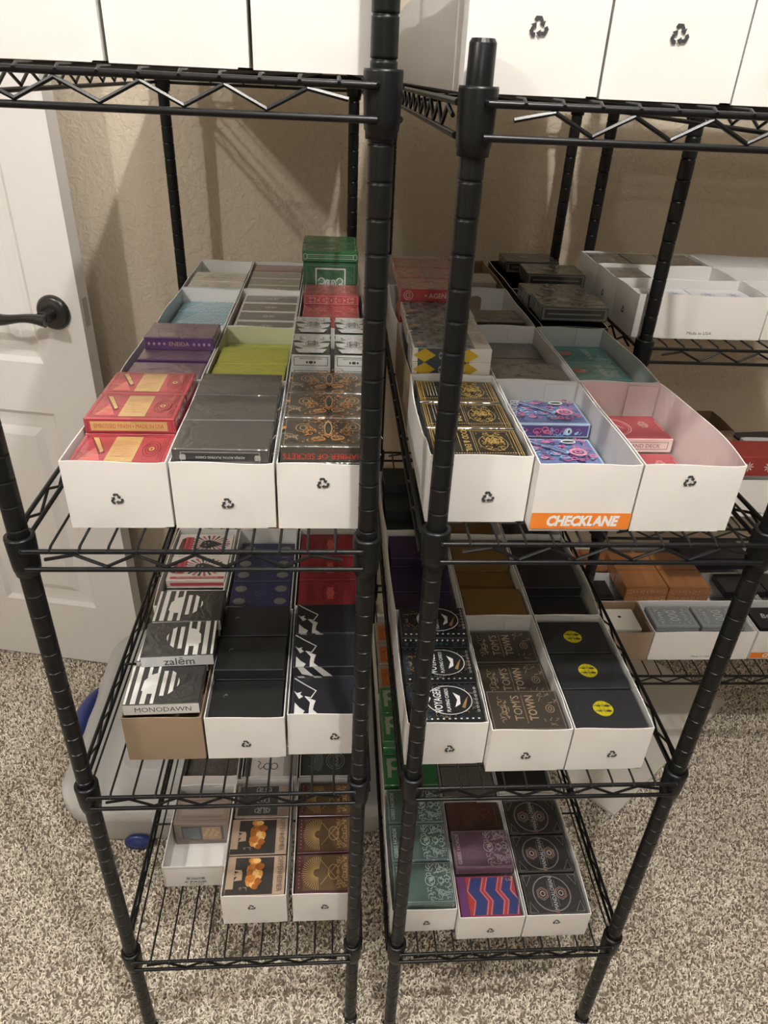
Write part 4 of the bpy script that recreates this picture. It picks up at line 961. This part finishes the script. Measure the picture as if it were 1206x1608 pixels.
z3 = B3 + .0055; M3 = 'on the middle rack third shelf'
BR3 = (-.0105, .197, .405)
tray(BXs[0], BR3[0] + .0125, z3, 'white tray of white lettered black decks ' + M3, seed=71, bl=.002, mark=(.55, .40, 6.2))
tray(BXs[1], BR3[0], z3, 'white tray of bronze decks ' + M3, seed=72, torn=True, mark=(.47, .40, 6.2))
tray(BXs[2], BR3[0], z3, 'white tray of yellow emblem decks ' + M3, seed=73, br=.004, mark=(.55, .40, 6.2))
tray(BXs[0], BR3[1] + .0115, z3, 'white tray of dark purple decks ' + M3, seed=74, bl=.002)
tray(BXs[1], BR3[1], z3, 'white tray of ochre decks ' + M3, seed=75)
tray(BXs[2], BR3[1], z3, 'white tray of plain black decks ' + M3, seed=76, br=.008)
tray(BXs[0], BR3[2] + .0115, z3, 'white tray of very dark green decks ' + M3, seed=77, bl=.003)
tray(BXs[1], BR3[2], z3, 'white tray behind the ochre decks ' + M3, seed=78)
tray(BXs[2], BR3[2], z3, 'white tray behind the plain black decks ' + M3, seed=79)
fill(BXs[0], BR3[0] + .0125, z3, 'voyager', [(0, 4, 1), (1, 4, 1), (2, 5, 2)], 'in its white tray')
fill(BXs[1], BR3[0], z3, 'tom', [(0, 4, 1), (1, 3, 1), (2, 3, 1)], 'in its white tray')
fill(BXs[2], BR3[0], z3, 'yellow', [(0, 4, 1), (1, 4, 1), (2, 4, 1)], 'in its white tray')
fill(BXs[0], BR3[1] + .0115, z3, 'purple', [(0, 3, 1), (1, 3, 1), (2, 4, 2)], 'in its white tray')
fill(BXs[1], BR3[1], z3, 'ochre', [(0, 4, 1), (1, 3, 1), (2, 4, 2)], 'in its white tray')
fill(BXs[2], BR3[1], z3, 'black', [(0, 3, 1), (1, 4, 2), (2, 4, 1)], 'in its white tray')
fill(BXs[0], BR3[2] + .0115, z3, 'pine', [(0, 3, 1), (1, 4, 2), (2, 5, 2)], 'in its white tray')
fill(BXs[1], BR3[2], z3, 'ochre', [(0, 3, 1)], 'further back')
fill(BXs[2], BR3[2], z3, 'black', [(0, 3, 1)], 'further back')

z4 = B4 + .0055; M4 = 'on the middle rack bottom shelf'
tray(BXs[0], .0015, z4, 'white tray of teal engraved decks ' + M4, seed=81, L=.197, H=.056, mark=(.55, .42, 5.6), bl=.002)
tray(BXs[1], -.0125, z4, 'white tray with the angular foil deck ' + M4, seed=82, L=.197, H=.056, mark=(.50, .42, 5.6))
tray(BXs[2], -.0125, z4, 'white tray of copper hexagon decks ' + M4, seed=83, L=.205, H=.056, br=.003, mark=(.48, .72, 5.6))
tray(BXs[0], .2035, z4, 'white tray under the bright green decks ' + M4, seed=84, H=.06)
tray(BXs[1], .190, z4, 'white tray of clear cased grey decks ' + M4, seed=85, H=.056)
tray(BXs[2], .198, z4, 'white tray of black decks, second row ' + M4, seed=86, H=.056)
tray(BXs[0], .4125, z4, 'white tray of orange panelled decks ' + M4, seed=87)
fill(BXs[0], .0015, z4, 'teal', [(0, 4, 1), (1, 4, 1), (2, 4, 1)], 'in its white tray')
q_ = z4 + .0012
put('geo', BXs[1] + .048, .022, q_ + 2 * TK, D['geo']['desc'], 'mixed decks')
put('plum', BXs[1] + .048, .088, q_ + 3 * TK, D['plum']['desc'], 'mixed decks'); 
put('copper', BXs[1] + .048, .153, q_ + 2 * TK, D['copper']['desc'], 'mixed decks')
fill(BXs[2], -.0125, z4, 'mando', [(0, 3, 1), (1, 3, 1), (2, 3, 1)], 'in its white tray')
fill(BXs[0], .2035, z4, 'letterp', [(0, 4, 1), (1, 6, 3), (2, 6, 2)], 'in its white tray')
fill(BXs[1], .190, z4, 'clear', [(0, 3, 1), (1, 3, 1), (2, 3, 1)], 'in its white tray')
fill(BXs[2], .198, z4, 'black', [(0, 3, 1), (1, 3, 1)], 'on the bottom shelf')
fill(BXs[0], .4125, z4, 'tangerine', [(0, 5, 2), (1, 5, 1), (2, 5, 1)], 'in its white tray')

# ---------------------------------------------------------------- right rack contents (trays lie lengthwise along the shelf)
def side_tray(x, y, z, label, L=.206, **k):
    """x,y = front left corner in the room; the tray is turned so its long side faces the camera"""
    W = k.get('W', .0965); me = tray_mesh(L=L, **k)
    return inst(me, 'cardboard_tray', (x, y + W / 2, z), -PI / 2, label, 'cardboard tray', 'cardboard trays on the right rack')
_smt = {}
def lettered_front(tr, text, band=False, L=.206, W=.0965):
    """printed panel on the long side facing the camera, part of the tray"""
    b = MB(); Fc = Face(b, (W / 2, .0, 0), (0, 1, 0), (0, 0, 1)); Lm = L * 1000
    if band: Fc.rect(0, 3, Lm, 18, ORANGE); Fc.text(text, 60, 10.5, 10.5, WHITE_INK, sx=.9, bold=.05, shear=.16)
    else: Fc.text(text, Lm * .52, 9, 4.6, M((.05, .05, .055), 'card'), sx=1.1)
    o = b.build('print', tr); o['label'] = ('orange printed band' if band else 'small grey printed lettering')
zr = C2 + .0055; R2 = 'on the right rack second shelf'
for i_, (x, y, rowname) in enumerate(((.734, .4425, 'front'), (.734, .5400, 'middle'), (.734, .6375, 'back'), (.934, .4425, 'front'), (.934, .5400, 'middle'), (.934, .6375, 'back'))):
    tr = side_tray(x, y, zr, 'white tray turned sideways, %s row, %s end %s' % (rowname, 'left' if x < .8 else 'right', R2), L=.198, seed=90 + i_, mark=(.5, .45, 5.6), H=.064)
    if i_ == 0: lettered_front(tr, 'Made in USA', L=.198)
def cput(key, x, y, z, lab, rz=0): put(key, x, y, z, lab, 'decks on the right rack', rz)
for k in range(2): cput('snow', .734 + .052 + k * .092, .487, zr + .0012 + .037, D['snow']['desc'] + (', left of the front pair', ', right of the front pair')[k])
cput('snow', .988, .487, zr + .0382, D['snow']['desc'] + ' in the right tray', .02)
for k in range(3): cput('smoke', .767 + k * .0625, .6835, zr + .0012 + .0455, D['smoke']['desc'] + (', left', ', middle', ', right')[k] + ' of the back row')
cput('smoke', .769, .5855, zr + .044, D['smoke']['desc'] + ', alone in the middle tray')
zr3 = C3 + .0055; R3 = 'on the right rack third shelf'
tr = side_tray(.93, .439, zr3, 'white tray under the poinsettia box ' + R3, seed=97, mark=None, L=.21); lettered_front(tr, 'Made in USA', L=.21)
put('flower', 1.010, .484, zr3 + .074, D['flower']['desc'] + ' on a white tray', 'decks on the right rack')
side_tray(.86, .538, zr3, 'brown cardboard tray of whitish decks ' + R3, seed=98, out=KRAFT, inn=KRAFT_IN, mark=None, H=.06)
side_tray(1.08, .538, zr3, 'white tray of grey decks at the right ' + R3, seed=99, mark=None, H=.06)
for k in range(2): cput('clear', .915 + k * .093, .586, zr3 + .040, D['clear']['desc'] + (', left in the brown tray', ', right in the brown tray')[k])
cput('bluebox', 1.19, .69, zr3, D['bluebox']['desc'] + ' of the third shelf', .1)
side_tray(.86, .637, zr3, 'brown cardboard tray at the back ' + R3, seed=100, out=KRAFT, inn=KRAFT_IN, mark=None)
zr4 = C4 + .0055; R4 = 'on the right rack bottom shelf'
side_tray(.765, .447, zr4, 'small brown cardboard tray with a cream box ' + R4, seed=101, out=KRAFT, inn=KRAFT_IN, mark=None, L=.150, H=.072)
tr = side_tray(.918, .447, zr4, 'white tray of silver patterned decks ' + R4, seed=102, mark=None, L=.205); lettered_front(tr, 'Made in USA')
tr = side_tray(1.128, .447, zr4, 'white tray with orange band ' + R4, seed=103, mark=None, L=.205); lettered_front(tr, 'CHECKLANE', True)
cput('hole', .86, .495, zr4 + .050, D['hole']['desc'])
for k in range(2): cput('silver', .968 + k * .093, .490, zr4 + .0595, D['silver']['desc'] + (', left of the pair', ', right of the pair')[k], .0)
for k in range(2): cput('bone', 1.18 + k * .093, .490, zr4 + .056, D['bone']['desc'] + (', left', ', right')[k])
for i_, (x, n) in enumerate(((.765, 'left'), (.975, 'middle'), (1.185, 'right'))): side_tray(x, .5440, zr4, 'white tray in the second row, %s %s' % (n, R4), seed=104 + i_, mark=None)
for i_, (x, n) in enumerate(((.765, 'left'), (.975, 'middle'), (1.185, 'right'))): side_tray(x, .6410, zr4, 'white tray in the third row, %s %s' % (n, R4), seed=107 + i_, mark=None)
for j_ in range(2):
    for k in range(2):
        for lv in (5, 6): cput('orange', .935 + k * .090, .580 + j_ * .0655, zr4 + .0012 + (lv - 1) * TK, '%s, %s %s of the raised block, %s' % (D['orange']['desc'], ('left', 'right')[k], ('front', 'rear')[j_], ('lower', 'upper')[lv - 5]))
for k in range(2): cput('orange', .80 + k * .090, .690, zr4 + .062, D['orange']['desc'] + (', left in the back row', ', second in the back row')[k])
cput('black', .835, .597, zr4 + .045, D['black']['desc'] + ' in the second row of the right rack')
for k in range(2): cput('black', 1.16 + k * .091, .597, zr4 + .062, D['black']['desc'] + (', beside the orange block', ', right of the orange block by the post')[k])
put('bluebox', 1.13, .690, zr4 + .074, D['bluebox']['desc'] + ' of the bottom shelf', 'decks on the right rack')
# trays on the top shelf of the right rack, seen only by the shade they cast
for i_ in range(4):
    for j_ in range(3): side_tray(.734 + i_ * .205, .4425 + j_ * .0975, C1 + .0055, 'white tray high on the right rack, %s row, place %s from the left' % (('front', 'middle', 'back')[j_], ('first', 'second', 'third', 'fourth')[i_]), seed=120 + i_, mark=None)

# ---------------------------------------------------------------- floor things
def tote():
    m = tote_mat(); blu = M((.015, .035, .20), 'case', .35); lid = m
    x0, x1, y0, y1, H = -.235, .455, .30, .83, .165
    t = empty('storage_bin', ((x0 + x1) / 2, (y0 + y1) / 2, 0)); cx, cy = t.location.x, t.location.y
    tag(t, 'low frosted plastic storage bin with blue latches under the left rack', 'storage bin')
    def rr(hx, hy, rad, z, n=8):
        pts = []
        for (sx, sy, a0) in ((1, 1, 0), (-1, 1, PI / 2), (-1, -1, PI), (1, -1, 1.5 * PI)):
            for k in range(n + 1):
                a = a0 + PI / 2 * k / n; pts.append((sx * (hx - rad) + rad * math.cos(a), sy * (hy - rad) + rad * math.sin(a), z))
        return pts
    def loft(loops, m_, name, par, cap0=False, cap1=False):
        b = MB(); n = len(loops[0]); vs = sum(loops, []); fs = []
        for i in range(len(loops) - 1):
            for k in range(n): fs.append((i * n + k, i * n + (k + 1) % n, (i + 1) * n + (k + 1) % n, (i + 1) * n + k))
        b.add(vs, fs, m_, True)
        if cap0: b.add(loops[0], [tuple(range(n))[::-1]], m_)
        if cap1: b.add(loops[-1], [tuple(range(n))], m_)
        return b.build(name, par)
    hx, hy = (x1 - x0) / 2, (y1 - y0) / 2
    loft([rr(hx - .045, hy - .035, .05, .012), rr(hx - .04, hy - .03, .055, .02), rr(hx - .012, hy - .012, .07, .120)], m, 'bin_body', t, cap0=True)
    l_ = loft([rr(hx - .006, hy - .004, .08, .108), rr(hx, hy, .085, .110), rr(hx, hy, .085, .138), rr(hx - .004, hy - .004, .083, .143), rr(hx - .035, hy - .035, .06, .145), rr(hx - .05, hy - .05, .05, .137), rr(hx - .09, hy - .09, .04, .137), rr(hx - .10, hy - .10, .04, .144)], lid, 'lid', t, cap1=True)
    b = MB(); b.box((-.16, -hy - .002, .112), (-.10, -hy + .004, .128), m, .002); b.build('lid_tab', t)
    b = MB(); pts = []
    for k in range(9): q = k / 8; pts.append((-hx + .004 - .014 * math.sin(PI * q), -.13 + .20 * q, .132))
    b.tube(pts, [.006, .014, .018, .020, .020, .020, .018, .014, .006], blu, 10); h = b.build('latch', t); h['label'] = 'blue side latch'
    for sx in (-hx + .145, hx - .145):
        b = MB(); b.lathe([(0, .012), (.010, .012), (.012, .009), (.020, .009), (.024, .006), (.024, 0), (0, 0)][::-1], blu, axis='y', n=24)
        o = b.build('wheel', t); o.location = (sx, -hy + .022, .024); o.scale = (1.15, -1, .9); o['label'] = 'blue round wheel'
tote()
b = MB(); bd = M((.66, .63, .56), 'card', .8); pc = [(.899, .357), (1.30, .675), (1.09, .915), (.70, .586)]
b.add([(x, y, .011) for x, y in pc] + [(x, y, .018) for x, y in pc], [(0, 3, 2, 1), (4, 5, 6, 7)] + [(k, (k + 1) % 4, 4 + (k + 1) % 4, 4 + k) for k in range(4)], bd)
o = b.build('foam_board'); tag(o, 'off-white flat board lying askew on the carpet under the right rack', 'board')
